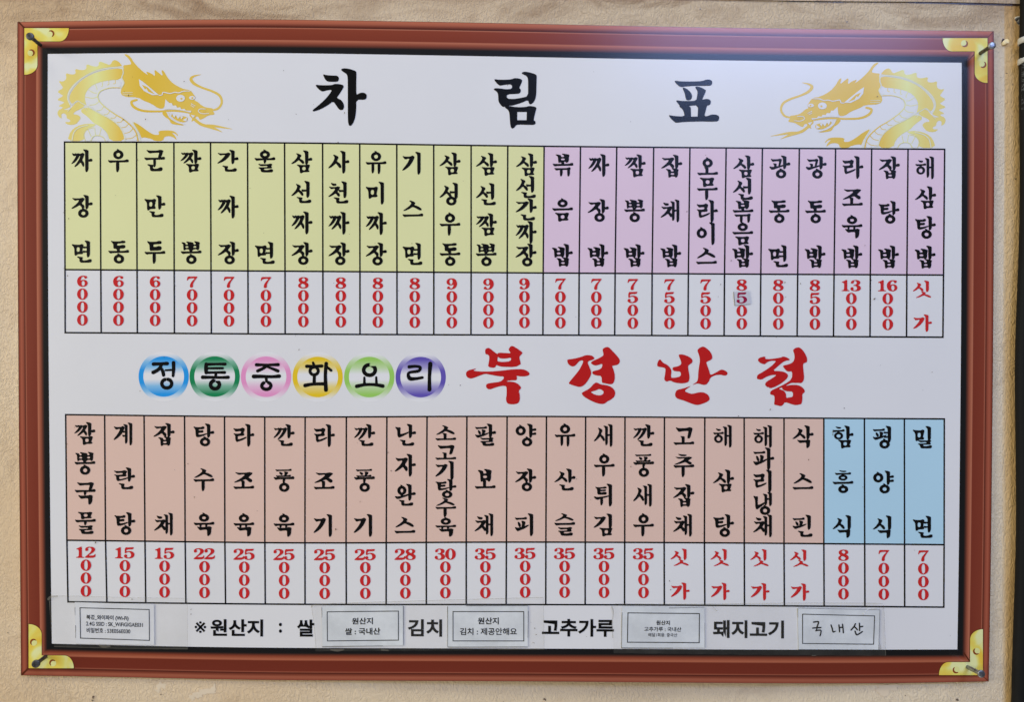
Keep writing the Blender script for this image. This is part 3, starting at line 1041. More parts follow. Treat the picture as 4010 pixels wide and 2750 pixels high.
def bracket(cx, cy, sx, sy, ax, ay, wx, wy, rivets, shade):
    """cx, cy outer corner; arms run along +x/+y times the signs; ax/ay arm lengths, wx/wy arm widths"""
    def shape(g):
        r = [(-g, -g), (ax + g, -g)]
        n = 8
        for i in range(n + 1):          # curved end of the level arm
            a = math.pi / 2 * i / n
            r.append((ax - 36 + (36 + g) * math.cos(a) * 1.0, (wy + g) * math.sin(a)))
        r += [(wx + g, wy + g)]
        for i in range(n + 1):
            a = math.pi / 2 * (1 - i / n)
            r.append(((wx + g) * math.sin(a), ay - 40 + (40 + g) * math.cos(a)))
        r += [(-g, ay + g)]
        return [(cx + sx * q[0], cy + sy * q[1]) for q in r]
    loops_obj('corner_bracket_edge', [(shape(2.2), [])], L_LINE, M['rim'], board, BS)
    br = loops_obj('corner_bracket', [(shape(0), [])], L_LINE + .00004, M['gold'], board, BS)
    for (rx, ry) in rivets:
        loops_obj('rivet', [(ell(rx, ry, 13, 13, 24), [])], L_LINE + .0001, M['rivet_hi'], br, BS)
        arc = [(rx + 11.5 * math.cos(a), ry + 11.5 * math.sin(a)) for a in [shade + k * .3 for k in range(-5, 6)]]
        loops_obj('rivet_shade', [(pen([(q[0], q[1], 2.5 + 4.6 * math.sin(math.pi * (i + .5) / 11)) for i, q in enumerate(arc)], 4), [])], L_LINE + .00015, M['dark_rivet'], br, BS)


bracket(95.5, 109, 1, 1, 174, 183, 51, 52, [(198, 131), (121, 206)], -.5)
bracket(3867, 148, -1, 1, 176, 176, 50, 52, [(3776, 169), (3848, 251)], .6)
bracket(112, 2619, 1, -1, 177, 173, 51, 50, [(132, 2518), (207, 2599)], 3.9)
bracket(3849, 2646, -1, -1, 172, 180, 50, 51, [(3825, 2552), (3745, 2625)], 2.5)

# ------------------------------------------------------------------ dragons
GX = lambda q: (q[0] / 2.324, q[1] / 2.324) + tuple(w / 2.324 for w in q[2:])
DR = {}
DR['gold'] = [
    # crest of spikes
    [(1108, 592), (1075, 552), (1030, 541), (1003, 592), (965, 577), (900, 552), (897, 603), (845, 602), (785, 578), (786, 630), (735, 637), (680, 622), (692, 670), (645, 677), (597, 660), (606, 716), (572, 742), (530, 732), (562, 778), (577, 800), (518, 830),
     (556, 858), (580, 870), (513, 905), (562, 920), (592, 930), (524, 965), (580, 972), (540, 1002), (600, 990), (650, 968), (622, 930), (608, 890), (616, 845), (640, 800), (690, 745), (760, 690), (860, 640), (960, 612), (1110, 600)],
    # upper body
    [(1112, 616), (960, 632), (830, 672), (730, 735), (660, 815), (632, 870), (630, 905), (655, 950), (700, 912), (745, 935), (790, 965), (772, 905), (774, 855), (815, 790), (895, 748), (1000, 728), (1096, 722), (1118, 660)],
    # lower body
    [(722, 1006), (785, 968), (880, 1018), (1000, 1082), (1075, 1140), (1118, 1205), (1134, 1282), (1000, 1282), (975, 1205), (915, 1150), (850, 1118), (800, 1062)],
    # coil at the foot
    [(612, 1282), (640, 1195), (700, 1145), (790, 1122), (880, 1128), (850, 1150), (790, 1168), (755, 1215), (768, 1282)],
    # left claw
    [(702, 918), (640, 990), (600, 1000), (550, 985), (520, 1018), (530, 1058), (564, 1080), (556, 1040), (578, 1026), (604, 1042), (608, 1078), (636, 1086), (640, 1110), (584, 1108), (620, 1136), (690, 1132), (724, 1092), (736, 1066), (704, 1040),
     (664, 1040), (684, 1012), (732, 992), (776, 964), (742, 936)],
    # right claw
    [(1200, 1100), (1270, 1136), (1340, 1190), (1400, 1226), (1452, 1226), (1438, 1190), (1510, 1184), (1576, 1188), (1612, 1214), (1622, 1242), (1596, 1214), (1560, 1204), (1592, 1234), (1612, 1276), (1570, 1242), (1522, 1236), (1492, 1248),
     (1484, 1282), (1408, 1282), (1380, 1262), (1300, 1246), (1290, 1262), (1262, 1190)],
    # head
    [(1124, 488), (1160, 494), (1190, 518), (1222, 572), (1280, 632), (1326, 668), (1350, 682), (1324, 646), (1376, 664), (1414, 696), (1402, 628), (1442, 658), (1484, 694), (1466, 632), (1492, 644), (1522, 702), (1572, 757), (1660, 806), (1732, 818), (1757, 850),
     (1782, 886), (1766, 912), (1802, 926), (1830, 955), (1872, 976), (1942, 984), (1930, 1000), (1952, 1026), (1950, 1042), (1900, 1046), (1852, 1076), (1818, 1092), (1806, 1062), (1784, 1056), (1774, 1090), (1738, 1108), (1752, 1078), (1716, 1046), (1742, 1018), (1690, 1004),
     (1640, 988), (1570, 958), (1505, 902), (1496, 986), (1440, 986), (1380, 942), (1300, 912), (1258, 884), (1116, 878), (1092, 826), (1134, 762), (1108, 702), (1128, 622), (1118, 592), (1160, 588), (1200, 582), (1172, 532)],
    # jaw
    [(1470, 1022), (1512, 1010), (1532, 1062), (1584, 1106), (1652, 1128), (1682, 1142), (1604, 1134), (1556, 1124), (1540, 1086), (1496, 1060)],
    [(1532, 1012), (1600, 1050), (1690, 1056), (1714, 1080), (1692, 1113), (1624, 1106), (1562, 1064)],
]
DR['goldpen'] = [
    [(1925, 1002, 14), (1985, 985, 20), (2018, 930, 20), (1998, 868, 22), (1930, 828, 20), (1840, 796, 19), (1766, 758, 26), (1738, 716, 28), (1768, 690, 16), (1826, 677, 4)],
    [(1755, 1034, 8), (1660, 1014, 14), (1560, 1006, 16), (1430, 1012, 17), (1300, 1006, 20), (1220, 972, 24), (1196, 926, 22), (1244, 908, 18)],
    [(1772, 1086, 26), (1832, 1130, 26), (1930, 1160, 24), (2022, 1200, 3)],
    [(1880, 1138, 16), (1960, 1146, 20), (2112, 1173, 3)],
]
DR['belly'] = [
    [(1100, 724), (1000, 732), (900, 752), (818, 794), (780, 850), (778, 904), (802, 948), (882, 1012), (1002, 1072), (1082, 1130), (1128, 1205), (1148, 1282), (1262, 1282), (1238, 1200), (1190, 1140), (1120, 1080), (1040, 1032), (950, 968), (896, 910), (890, 860), (922, 822), (1000, 797), (1100, 795)],
    [(772, 1282), (760, 1220), (790, 1176), (850, 1158), (920, 1160), (970, 1205), (990, 1282), (960, 1282), (930, 1238), (860, 1230), (826, 1282)],
]
seg = []
for (a, b) in (((1050, 728), (1030, 760), ), ((990, 734), (975, 770)), ((930, 745), (920, 785)), ((868, 768), (880, 815)), ((805, 815), (880, 845)), ((778, 880), (885, 880)), ((815, 955), (905, 915)), ((880, 1005), (945, 965)), ((945, 1042), (1000, 1002)),
               ((1008, 1072), (1062, 1045)), ((1065, 1112), (1120, 1080)), ((1100, 1160), (1170, 1122)), ((1128, 1212), (1212, 1165)), ((1145, 1262), (1245, 1222))):
    seg.append([(a[0], a[1], 5), ((a[0] + b[0]) / 2 + 8, (a[1] + b[1]) / 2 + 12, 6), (b[0], b[1], 5)])
seg += [[(1098, 797, 6), (1000, 798, 7), (922, 824, 7), (892, 862, 8), (898, 910, 8), (950, 968, 9), (1040, 1034, 9), (1120, 1082, 10), (1190, 1142, 11), (1236, 1202, 11), (1256, 1280, 11)],
        [(776, 1280, 6), (764, 1222, 7), (792, 1178, 7), (850, 1160, 6)], [(826, 1280, 6), (850, 1240, 6), (900, 1232, 6), (940, 1250, 6), (958, 1280, 6)], [(800, 1180, 5), (830, 1240, 5)], [(860, 1160, 5), (870, 1230, 5)], [(920, 1168, 5), (905, 1230, 5)]]
DR['seg'] = seg
DR['pale'] = [   # pale lines that part the body
    [(1108, 607, 9), (960, 622, 9), (830, 662, 10), (720, 730, 11), (645, 815, 12), (617, 890, 12), (640, 955, 10)],
    [(655, 955, 7), (700, 916, 7), (748, 940, 7), (800, 968, 8), (890, 1022, 9), (1005, 1080, 9), (1080, 1138, 9), (1124, 1205, 9), (1140, 1280, 9)],
    [(655, 1280, 9), (672, 1205, 9), (720, 1160, 8), (800, 1138, 7)],
    [(1112, 610, 9), (1122, 660, 9), (1108, 705, 10), (1128, 752, 9), (1100, 800, 8)],
    [(1205, 1110, 7), (1240, 1170, 9), (1262, 1222, 10), (1276, 1280, 10)],
    [(1118, 842, 6), (1206, 840, 4)], [(1118, 860, 5), (1206, 858, 4)],
    [(760, 968, 5), (790, 1000, 4)], [(640, 985, 6), (615, 1012, 5)],
]
DR['white'] = [
    [(1264, 718), (1296, 738), (1372, 800), (1446, 862), (1384, 864), (1310, 826), (1272, 778)],
    [(1506, 900), (1538, 936), (1564, 936), (1572, 960), (1602, 958), (1612, 978), (1640, 974), (1650, 992), (1680, 988), (1692, 1004), (1742, 1006), (1738, 1020), (1640, 1000), (1560, 992), (1494, 996)],
    ell(1643, 892, 40, 32, 22), ell(1748, 888, 28, 17, 18),
    [(1735, 1042), (1776, 1050), (1756, 1072)], [(1540, 1022), (1556, 1056), (1566, 1032), (1586, 1070), (1600, 1046), (1620, 1082), (1640, 1056), (1650, 1084), (1668, 1060), (1600, 1040)], [(1662, 1092), (1702, 1066), (1698, 1104)],
]
DR['whitepen'] = [
    [(1446, 866, 7), (1474, 862, 8), (1486, 838, 9), (1546, 848, 9), (1590, 838, 9), (1630, 842, 9), (1668, 828, 9), (1730, 826, 6)],
    [(1740, 942, 7), (1776, 962, 5)], [(1738, 958, 6), (1766, 974, 4)], [(1870, 990, 6), (1820, 990, 7), (1806, 1012, 7), (1840, 1032, 7), (1900, 1030, 6)],
    [(1520, 1020, 8), (1548, 1068, 10), (1610, 1110, 9), (1680, 1128, 6)],
]
DR['dot'] = [ell(1651, 896, 10, 9, 12), ell(1750, 889, 9, 9, 12), ell(1860, 1010, 12, 9, 12),
             [(1290, 768), (1340, 790), (1410, 856), (1350, 832), (1330, 800), (1320, 812)]]

M['dragon'] = ramp_mat('dragon_gold_print', [(0, (220, 196, 116)), (.12, (216, 194, 110)), (.225, (219, 212, 140)), (.29, (214, 200, 116)), (.36, (213, 182, 82)), (.5, (208, 172, 58)), (1, (214, 184, 94))], 'X')


def clip_bottom(p, ymax):
    """keeps the drawing above the top rule of the table"""
    return [(x, min(y, ymax)) for x, y in p]


def dragon(mirror):
    def T(q):
        x, y = q[0], q[1]
        if mirror:
            x = 3707 - (x - 221) * (688 / 687)
            y = y + 33 - (y - 210) / 341 * 6
        return x, y
    dx = lambda p, n=1: [T(q) for q in clip_bottom(chaikin([GX(q)[:2] for q in p], n), 552.5)]

    def dp(p):
        return [T(q) for q in clip_bottom(pen([GX(q) for q in p], 4), 552.5)]
    uvf = lambda x, y: ((((3707 - x) if mirror else (x - 221)) / 687), 0)
    d = loops_obj('dragon', [(dx(p), []) for p in DR['gold']] + [(dp(p), []) for p in DR['goldpen']], L_CELL, M['dragon'], board, BS, uvf)
    loops_obj('dragon_belly', [(dx(p), []) for p in DR['belly']], L_CELL + .00007, M['belly'], d, BS)
    loops_obj('dragon_scale_line', [(dp(p), []) for p in DR['seg']], L_CELL + .00011, M['dragon'], d, BS, uvf)
    loops_obj('dragon_outline', [(dp(p), []) for p in DR['pale']], L_CELL + .00018, M['pale_line'], d, BS)
    loops_obj('dragon_face', [(dx(p, 0), []) for p in DR['white']] + [(dp(p), []) for p in DR['whitepen']], L_CELL + .00023, M['white'], d, BS)
    loops_obj('dragon_pupil', [(dx(p, 0), []) for p in DR['dot']], L_CELL + .00030, M['dragon'], d, BS, uvf)


dragon(False)
dragon(True)

# ------------------------------------------------------------------ heading: three brush syllables
def tr(ox, oy, k):
    return lambda p: [(ox + q[0] * k, oy + q[1] * k) for q in p]


A_, B_ = tr(1180, 240, 950 / 2324), tr(2080, 240, 900 / 2324)
cha = [([(380, 80), (384, 70), (410, 64), (455, 68), (505, 84), (526, 95), (528, 115), (526, 200), (526, 320), (545, 310), (570, 298), (600, 298), (622, 312), (628, 335), (622, 356), (605, 366), (526, 365), (526, 450), (520, 520), (505, 575), (482, 612), (464, 618), (452, 605), (446, 560), (445, 460), (445, 250), (444, 140), (430, 115), (400, 98)], []),
       ([(208, 128), (213, 122), (240, 130), (300, 134), (340, 134), (356, 146), (361, 165), (354, 186), (340, 194), (270, 194), (245, 188), (226, 168)], []),
       ([(137, 232), (142, 221), (170, 226), (240, 228), (300, 224), (318, 213), (360, 215), (398, 224), (408, 238), (396, 262), (360, 320), (338, 346), (355, 356), (385, 372), (405, 405), (411, 438), (398, 462), (380, 466), (360, 458), (330, 415), (304, 380), (260, 415), (190, 455), (125, 478), (108, 475), (108, 464), (150, 432), (220, 370), (270, 312), (296, 270), (250, 274), (210, 286), (192, 284), (165, 264)], [])]
rim_ = [([(2110, 114), (2116, 102), (2140, 96), (2190, 104), (2240, 120), (2256, 134), (2254, 180), (2252, 280), (2248, 340), (2230, 385), (2205, 408), (2190, 410), (2180, 400), (2172, 368), (2110, 395), (2030, 420), (1996, 424), (1960, 430), (1940, 436), (1920, 428), (1895, 395), (1887, 372), (1886, 315), (1875, 290), (1846, 270), (1843, 262), (1862, 254), (1910, 258), (1960, 266), (2018, 262), (2018, 217), (1950, 222), (1910, 230), (1895, 228), (1870, 205), (1848, 176), (1852, 168), (1890, 174), (1960, 174), (2015, 170), (2040, 158), (2080, 160), (2112, 172), (2116, 185), (2105, 215), (2086, 254), (2100, 264), (2104, 285), (2092, 305), (2060, 310), (1968, 313), (1968, 355), (2030, 360), (2110, 348), (2172, 332), (2173, 240), (2172, 165), (2160, 140), (2130, 124)], []),
        ([(1950, 440), (1952, 432), (1990, 426), (2060, 438), (2150, 436), (2180, 425), (2225, 430), (2252, 440), (2250, 460), (2236, 510), (2224, 564), (2240, 570), (2245, 588), (2236, 606), (2200, 607), (2065, 603), (2050, 622), (2030, 642), (2014, 641), (2004, 620), (1998, 570), (1994, 490), (1980, 462), (1960, 448)], [[(2068, 483), (2160, 483), (2158, 562), (2068, 562)]])]
pyo = [([(1450, 202), (1455, 193), (1500, 200), (1600, 202), (1700, 200), (1740, 194), (1770, 182), (1810, 182), (1830, 198), (1831, 220), (1822, 240), (1800, 244), (1650, 246), (1570, 250), (1520, 259), (1500, 252), (1470, 226)], []),
       ([(1530, 268), (1538, 262), (1575, 276), (1612, 310), (1629, 345), (1622, 378), (1600, 392), (1575, 392), (1564, 376), (1555, 325)], []),
       ([(1466, 400), (1472, 391), (1510, 398), (1600, 400), (1670, 396), (1680, 340), (1684, 300), (1658, 262), (1666, 252), (1710, 258), (1760, 284), (1768, 298), (1750, 340), (1726, 390), (1760, 378), (1800, 380), (1818, 400), (1816, 425), (1802, 442), (1778, 444), (1765, 500), (1750, 555), (1790, 550), (1820, 536), (1870, 536), (1898, 550), (1903, 575), (1894, 600), (1870, 608), (1700, 606), (1550, 610), (1470, 620), (1450, 612), (1410, 574), (1393, 548), (1400, 542), (1450, 552), (1550, 556), (1548, 520), (1530, 480), (1498, 456), (1504, 446), (1480, 418)], [[(1594, 450), (1665, 442), (1688, 466), (1684, 556), (1617, 558), (1614, 465)]])]
for (polys, f, lab) in ((cha, A_, ''), (rim_, A_, ''), (pyo, B_, '')):
    loops_obj('heading_letter', [(f(chaikin(o, 1)), [f(h) for h in hs]) for o, hs in polys], L_INK, M['black'], board, BS)

# ------------------------------------------------------------------ shop name: four red brush syllables
K = 700 / 2324
E1, E2 = tr(1800, 1340, K), tr(2500, 1340, K)
buk = [([(330, 120), (335, 90), (365, 74), (395, 82), (450, 130), (494, 160), (500, 138), (600, 142), (668, 148), (640, 108), (636, 92), (660, 54), (690, 50), (750, 84), (806, 125), (820, 146), (782, 180), (776, 210), (797, 282), (790, 290), (722, 326), (560, 322), (500, 310), (478, 294), (458, 338), (366, 325), (378, 270), (388, 190), (370, 162), (336, 158)], [[(497, 188), (520, 210), (560, 216), (610, 212), (672, 202), (662, 250), (560, 260), (490, 252), (492, 225)]]),
       ([(210, 344), (212, 350), (170, 372), (260, 384), (400, 384), (550, 372), (690, 354), (820, 352), (880, 376), (910, 405), (905, 428), (870, 444), (800, 448), (736, 438), (748, 465), (740, 492), (720, 498), (650, 498), (594, 514), (690, 516), (750, 536), (798, 585), (798, 606), (766, 634), (782, 680), (784, 740), (770, 790), (720, 810), (640, 808), (610, 785), (601, 740), (612, 680), (610, 590), (600, 572), (545, 568), (460, 592), (400, 616), (365, 612), (340, 580), (350, 542), (420, 530), (526, 518), (572, 480), (576, 446), (510, 446), (400, 424), (330, 412), (280, 428), (170, 472), (130, 474), (95, 456), (78, 415), (98, 370)], [])]
gye = [([(1396, 240), (1406, 226), (1480, 218), (1580, 194), (1640, 168), (1710, 172), (1745, 196), (1754, 214), (1735, 230), (1680, 244), (1662, 266), (1690, 330), (1712, 390), (1708, 430), (1670, 500), (1620, 560), (1580, 582), (1540, 584), (1430, 548), (1418, 535), (1430, 515), (1480, 455), (1550, 370), (1596, 285), (1608, 245), (1590, 236), (1550, 250), (1520, 290), (1490, 316), (1450, 316), (1410, 285)], []),
       ([(1856, 100), (1870, 80), (1910, 62), (1940, 68), (1990, 120), (2060, 195), (2085, 235), (2080, 270), (2050, 298), (1990, 306), (1982, 318), (2005, 370), (2018, 430), (2016, 500), (1990, 545), (1950, 550), (1880, 534), (1848, 530), (1847, 440), (1780, 436), (1735, 420), (1720, 395), (1740, 376), (1810, 362), (1850, 334), (1858, 278), (1800, 300), (1755, 306), (1715, 284), (1706, 266), (1730, 245), (1810, 212), (1868, 176), (1870, 150)], []),
       ([(1584, 670), (1596, 654), (1690, 606), (1750, 534), (1785, 524), (1838, 554), (1900, 558), (1970, 582), (2015, 626), (2025, 670), (2010, 715), (1960, 755), (1922, 770), (1890, 800), (1850, 808), (1790, 798), (1710, 765), (1620, 714)], [[(1822, 606), (1868, 636), (1874, 660), (1850, 686), (1815, 696), (1760, 686), (1694, 650), (1770, 630)]])]
ban = [([(243, 300), (250, 260), (270, 228), (290, 228), (308, 262), (360, 288), (400, 318), (428, 362), (430, 400), (420, 466), (480, 464), (552, 446), (552, 384), (480, 380), (448, 366), (444, 342), (452, 326), (510, 318), (556, 292), (556, 250), (524, 180), (526, 162), (580, 160), (660, 190), (700, 225), (706, 258), (680, 285), (648, 302), (648, 350), (668, 450), (656, 510), (640, 526), (570, 540), (470, 528), (410, 498), (370, 518), (334, 492), (344, 430), (356, 348), (330, 330), (252, 320)], []),
       ([(764, 108), (790, 76), (840, 56), (880, 74), (940, 130), (962, 185), (960, 215), (940, 234), (890, 256), (882, 272), (905, 330), (925, 390), (936, 434), (1020, 390), (1070, 358), (1110, 362), (1155, 390), (1160, 412), (1145, 434), (1110, 436), (1070, 424), (1000, 430), (936, 460), (925, 500), (890, 550), (850, 560), (780, 538), (750, 542), (710, 556), (706, 552), (760, 520), (776, 480), (778, 400), (790, 310), (802, 240), (790, 170)], []),
       ([(676, 572), (674, 576), (592, 636), (650, 664), (700, 676), (790, 652), (850, 654), (905, 684), (926, 725), (924, 758), (880, 785), (800, 815), (750, 820), (680, 798), (580, 756), (510, 740), (480, 710), (476, 670), (498, 622), (580, 606)], [])]
jeom = [([(1553, 240), (1560, 215), (1590, 198), (1646, 188), (1654, 198), (1646, 220), (1720, 222), (1850, 202), (1885, 186), (1930, 200), (1966, 222), (1966, 236), (1920, 242), (1880, 260), (1810, 320), (1744, 376), (1850, 378), (1910, 394), (1944, 424), (1945, 450), (1920, 490), (1840, 550), (1760, 590), (1704, 602), (1700, 586), (1680, 590), (1650, 562), (1646, 545), (1665, 515), (1750, 465), (1800, 426), (1740, 428), (1670, 448), (1600, 492), (1545, 480), (1539, 468), (1548, 426), (1600, 400), (1700, 335), (1760, 285), (1792, 244), (1740, 242), (1690, 252), (1650, 284), (1630, 290), (1580, 270)], []),
        ([(2010, 110), (2020, 90), (2050, 72), (2095, 68), (2140, 108), (2185, 180), (2196, 235), (2188, 266), (2146, 276), (2140, 310), (2150, 400), (2156, 460), (2146, 510), (2115, 536), (2075, 530), (2040, 534), (2000, 528), (1950, 548), (1910, 570), (2000, 556), (2080, 560), (2140, 594), (2165, 635), (2158, 660), (2130, 674), (2134, 740), (2124, 800), (2105, 812), (2040, 822), (1990, 808), (1904, 778), (1880, 820), (1850, 836), (1810, 824), (1762, 815), (1770, 770), (1770, 710), (1760, 692), (1716, 682), (1712, 665), (1720, 636), (1780, 606), (1900, 548), (1996, 484), (2002, 378), (1950, 386), (1920, 370), (1880, 320), (1882, 306), (1960, 288), (2010, 262), (2030, 220), (2030, 160)], [[(1868, 586), (1868, 604), (1890, 628), (1930, 640), (2010, 644), (2010, 714), (1960, 720), (1922, 730), (1922, 680), (1900, 640), (1860, 620), (1824, 610)]])]
for (polys, f) in ((buk, E1), (gye, E1), (ban, E2), (jeom, E2)):
    loops_obj('shop_name_letter', [(f(chaikin(o, 1)), [f(chaikin(h, 1)) for h in hs]) for o, hs in polys], L_INK, M['deepred'], board, BS)

# ------------------------------------------------------------------ six round badges
BADGE = [((641, 1475), (36, 140, 206)), ((840.6, 1475.3), (24, 122, 74)), ((1041.8, 1476), (222, 138, 178)), ((1244, 1477), (222, 180, 38)), ((1446, 1477.3), (142, 188, 88)), ((1647.5, 1477.6), (92, 78, 158))]
WHT = (213, 211, 208)
Bt = tr(520, 1350, 1250 / 2324)


def openring(cx, cy, rx, ry, w, a0=-60, a1=255):
    return [(cx + rx * math.cos(math.radians(a0 + (a1 - a0) * k / 14)), cy + ry * math.sin(math.radians(a0 + (a1 - a0) * k / 14)), w) for k in range(15)]


BL = [
    [[(150, 142, 24), (200, 140, 20), (250, 138, 24)], [(210, 145, 20), (188, 180, 22), (148, 203, 24)], [(203, 168, 18), (218, 195, 22), (224, 222, 22)], [(238, 187, 12), (290, 184, 14)], [(296, 132, 24), (297, 180, 22), (293, 228, 18)], openring(247, 284, 36, 32, 22, -75, 250)],
    [[(534, 142, 22), (533, 175, 26), (534, 205, 22)], [(534, 144, 20), (610, 142, 16), (672, 142, 20)], [(545, 173, 14), (655, 172, 16)], [(536, 205, 18), (610, 203, 16), (668, 203, 20)], [(604, 205, 18), (604, 236, 18)], [(508, 238, 24), (560, 238, 20), (640, 240, 18), (694, 238, 22)], openring(598, 292, 32, 30, 24, -60, 250)],
    [[(900, 147, 22), (975, 148, 16), (1058, 146, 22)], [(978, 152, 20), (945, 175, 20), (908, 192, 20)], [(975, 160, 14), (1015, 175, 18), (1056, 192, 22)], [(880, 232, 26), (940, 232, 22), (1010, 234, 20), (1066, 230, 24)], [(970, 238, 18), (974, 268, 18)], openring(972, 300, 33, 26, 22, -60, 235)],
    [[(1312, 132, 16), (1320, 152, 18)], [(1266, 158, 22), (1320, 158, 18), (1376, 156, 22)], openring(1320, 192, 30, 28, 20, -50, 270), [(1322, 225, 20), (1320, 285, 22)], [(1254, 298, 24), (1310, 288, 20), (1400, 286, 22)], [(1408, 138, 24), (1402, 220, 22), (1406, 330, 26)], [(1410, 160, 14), (1444, 188, 18)]],
    [openring(1723, 185, 42, 38, 24, -70, 262), [(1686, 240, 14), (1686, 285, 18)], [(1772, 238, 14), (1774, 285, 18)], [(1630, 304, 24), (1690, 292, 20), (1760, 292, 20), (1820, 302, 24)]],
    [[(2012, 162, 22), (2060, 158, 18), (2092, 166, 20), (2080, 192, 20), (2010, 206, 18), (2016, 246, 26), (2060, 248, 20), (2108, 240, 18)], [(2166, 140, 28), (2160, 235, 22), (2160, 328, 26)]],
]
for k, ((bx, by), col) in enumerate(BADGE):
    ringm = ramp_mat('badge_rim_print', [(0, WHT), (.05, WHT), (.2, tuple((a + b) / 2 for a, b in zip(WHT, col))), (.37, col), (.63, col), (.8, tuple((a + b) / 2 for a, b in zip(WHT, col))), (.95, WHT), (1, WHT)])
    discm = ramp_mat('badge_disc_print', [(0, col), (.07, col), (.27, tuple((a + b) / 2 for a, b in zip(WHT, col))), (.43, WHT), (.57, WHT), (.73, tuple((a + b) / 2 for a, b in zip(WHT, col))), (.93, col), (1, col)])
    uvr = lambda x, y, cy=by: (0, (y - cy + 98.4) / 196.8)
    uvd = lambda x, y, cy=by: (0, (y - cy + 79.6) / 159.2)
    outer, inner = ell(bx, by, 98.4, 98.4, 64), ell(bx, by, 79.6, 79.6, 64)
    bd = loops_obj('round_badge', [(outer, [inner])], L_CELL, ringm, board, BS, uvr)
    # disc as a fan of level bands so that the ramp is carried by real points
    loops_obj('badge_disc', [(inner, [])], L_CELL, discm, bd, BS, uvd)
    loops_obj('badge_letter', [(Bt(pen([(q[0], q[1], q[2] * 1.15) for q in s_], 20)), []) for s_ in BL[k]], L_INK, M['black'], bd, BS)

# ------------------------------------------------------------------ the two price tables
T1_top = [252.5, 392.6, 534.6, 680.8, 824.3, 969.3, 1114.2, 1263.2, 1408.6, 1553.6, 1698.3, 1844.8, 1988.4, 2130.8, 2273.2, 2415.2, 2559.8, 2701.8, 2843.6, 2985.6, 3130.3, 3272.3, 3413.5, 3555.9, 3699.4]
T1_mid = [254.4, 394.5, 536.5, 681.9, 826.2, 970.8, 1116, 1264.3, 1409.4, 1554.4, 1698.7, 1844.8, 1986.1, 2127, 2267.9, 2408.7, 2553.7, 2695.7, 2837.2, 2979.2, 3123.8, 3266.2, 3408.2, 3551.4, 3694.9]
T1_bot = [255, 396, 537.5, 682.7, 827.5, 971.5, 1116.4, 1264.7, 1409.6, 1554.6, 1698.7, 1844.2, 1985.5, 2126, 2266.7, 2407.2, 2552.5, 2693.8, 2835.5, 2977.5, 3121.5, 3264, 3407, 3550, 3692.5]
T1_y = (smooth_table([(250, 555.5), (1114, 557.8), (1980, 571), (2840, 578.8), (3700, 584)]), smooth_table([(254, 1055.7), (1116, 1061.8), (1986, 1068.2), (2837, 1073), (3695, 1077)]), smooth_table([(255, 1303), (1265, 1309.5), (1900, 1312), (2552, 1314), (3692, 1321)]))
T1_off = [-43, -41, -43, -46, -45, -45, -48, -50, -49, -50, -50, -52, -38, -37, -39, -40, -40, -41, -42, -44, -45, -43, -42, -42]
T1_names = '짜장면 우동 군만두 짬뽕 간짜장 울면 삼선짜장 사천짜장 유미짜장 기스면 삼성우동 삼선짬뽕 삼선간짜장 볶음밥 짜장밥 짬뽕밥 잡채밥 오무라이스 삼선볶음밥 광동면 광동밥 라조육밥 잡탕밥 해삼탕밥'.split()
T1_price = '6000 6000 6000 7000 7000 7000 8000 8000 8000 8000 9000 9000 9000 7000 7000 7500 7500 7500 8500 8000 8500 13000 16000 싯가'.split()
T1_cell = ['yellow'] * 13 + ['pink'] * 11
T2_top = [257, 409.6, 564, 722.5, 879, 1036.6, 1194.7, 1356.2, 1515, 1672.2, 1828.3, 1985.7, 2139.9, 2293.3, 2447.4, 2601.9, 2760, 2914.1, 3070.2, 3226.2, 3385, 3541.5, 3697.9]
T2_mid = [261.7, 413.1, 567.6, 724.9, 880.5, 1037, 1194, 1355.1, 1512.3, 1669.1, 1825.6, 1983, 2137.6, 2291.7, 2446.3, 2600.8, 2758.4, 2914.5, 3070.2, 3226.2, 3386.2, 3542.3, 3697.2]
T2_bot = [266, 418.2, 570.4, 727.7, 883, 1038.6, 1194.4, 1356, 1512, 1669.4, 1825.7, 1982, 2137, 2291.4, 2445.6, 2601.4, 2760, 2915.4, 3071.6, 3227.3, 3387, 3542.8, 3696]
T2_y = (smooth_table([(257, 1624.6), (1036, 1634), (1194, 1634.7), (1985, 1630.5), (2760, 1636), (3698, 1641.6)]), smooth_table([(262, 2117), (1037, 2127), (1194, 2129), (1983, 2123.6), (2760, 2126.8), (3697, 2134.6)]),
        smooth_table([(266, 2358.6), (650, 2364), (1268, 2369.6), (2000, 2369), (2600, 2371), (3696, 2379.5)]))
T2_off = [-43, -42, -42, -44, -44, -44, -46, -48, -46, -45, -46, -44, -44, -44, -44, -43, -44, -42, -44, -45, -45, -45]
T2_names = '짬뽕국물 계란탕 잡채 탕수육 라조육 깐풍육 라조기 깐풍기 난자완스 소고기탕수육 팔보채 양장피 유산슬 새우튀김 깐풍새우 고추잡채 해삼탕 해파리냉채 삭스핀 함흥식 평양식 밀면'.split()
T2_price = '12000 15000 15000 22000 25000 25000 25000 25000 28000 30000 35000 35000 35000 35000 35000 싯가 싯가 싯가 싯가 8000 7000 7000'.split()
T2_cell = ['salmon'] * 19 + ['blue'] * 3


def quad_strip(pts, hw, vertical):
    """a ruled line of half width hw through measured points"""
    L = [(p[0] - hw, p[1]) if vertical else (p[0], p[1] - hw) for p in pts]
    R = [(p[0] + hw, p[1]) if vertical else (p[0], p[1] + hw) for p in pts]
    return L, R


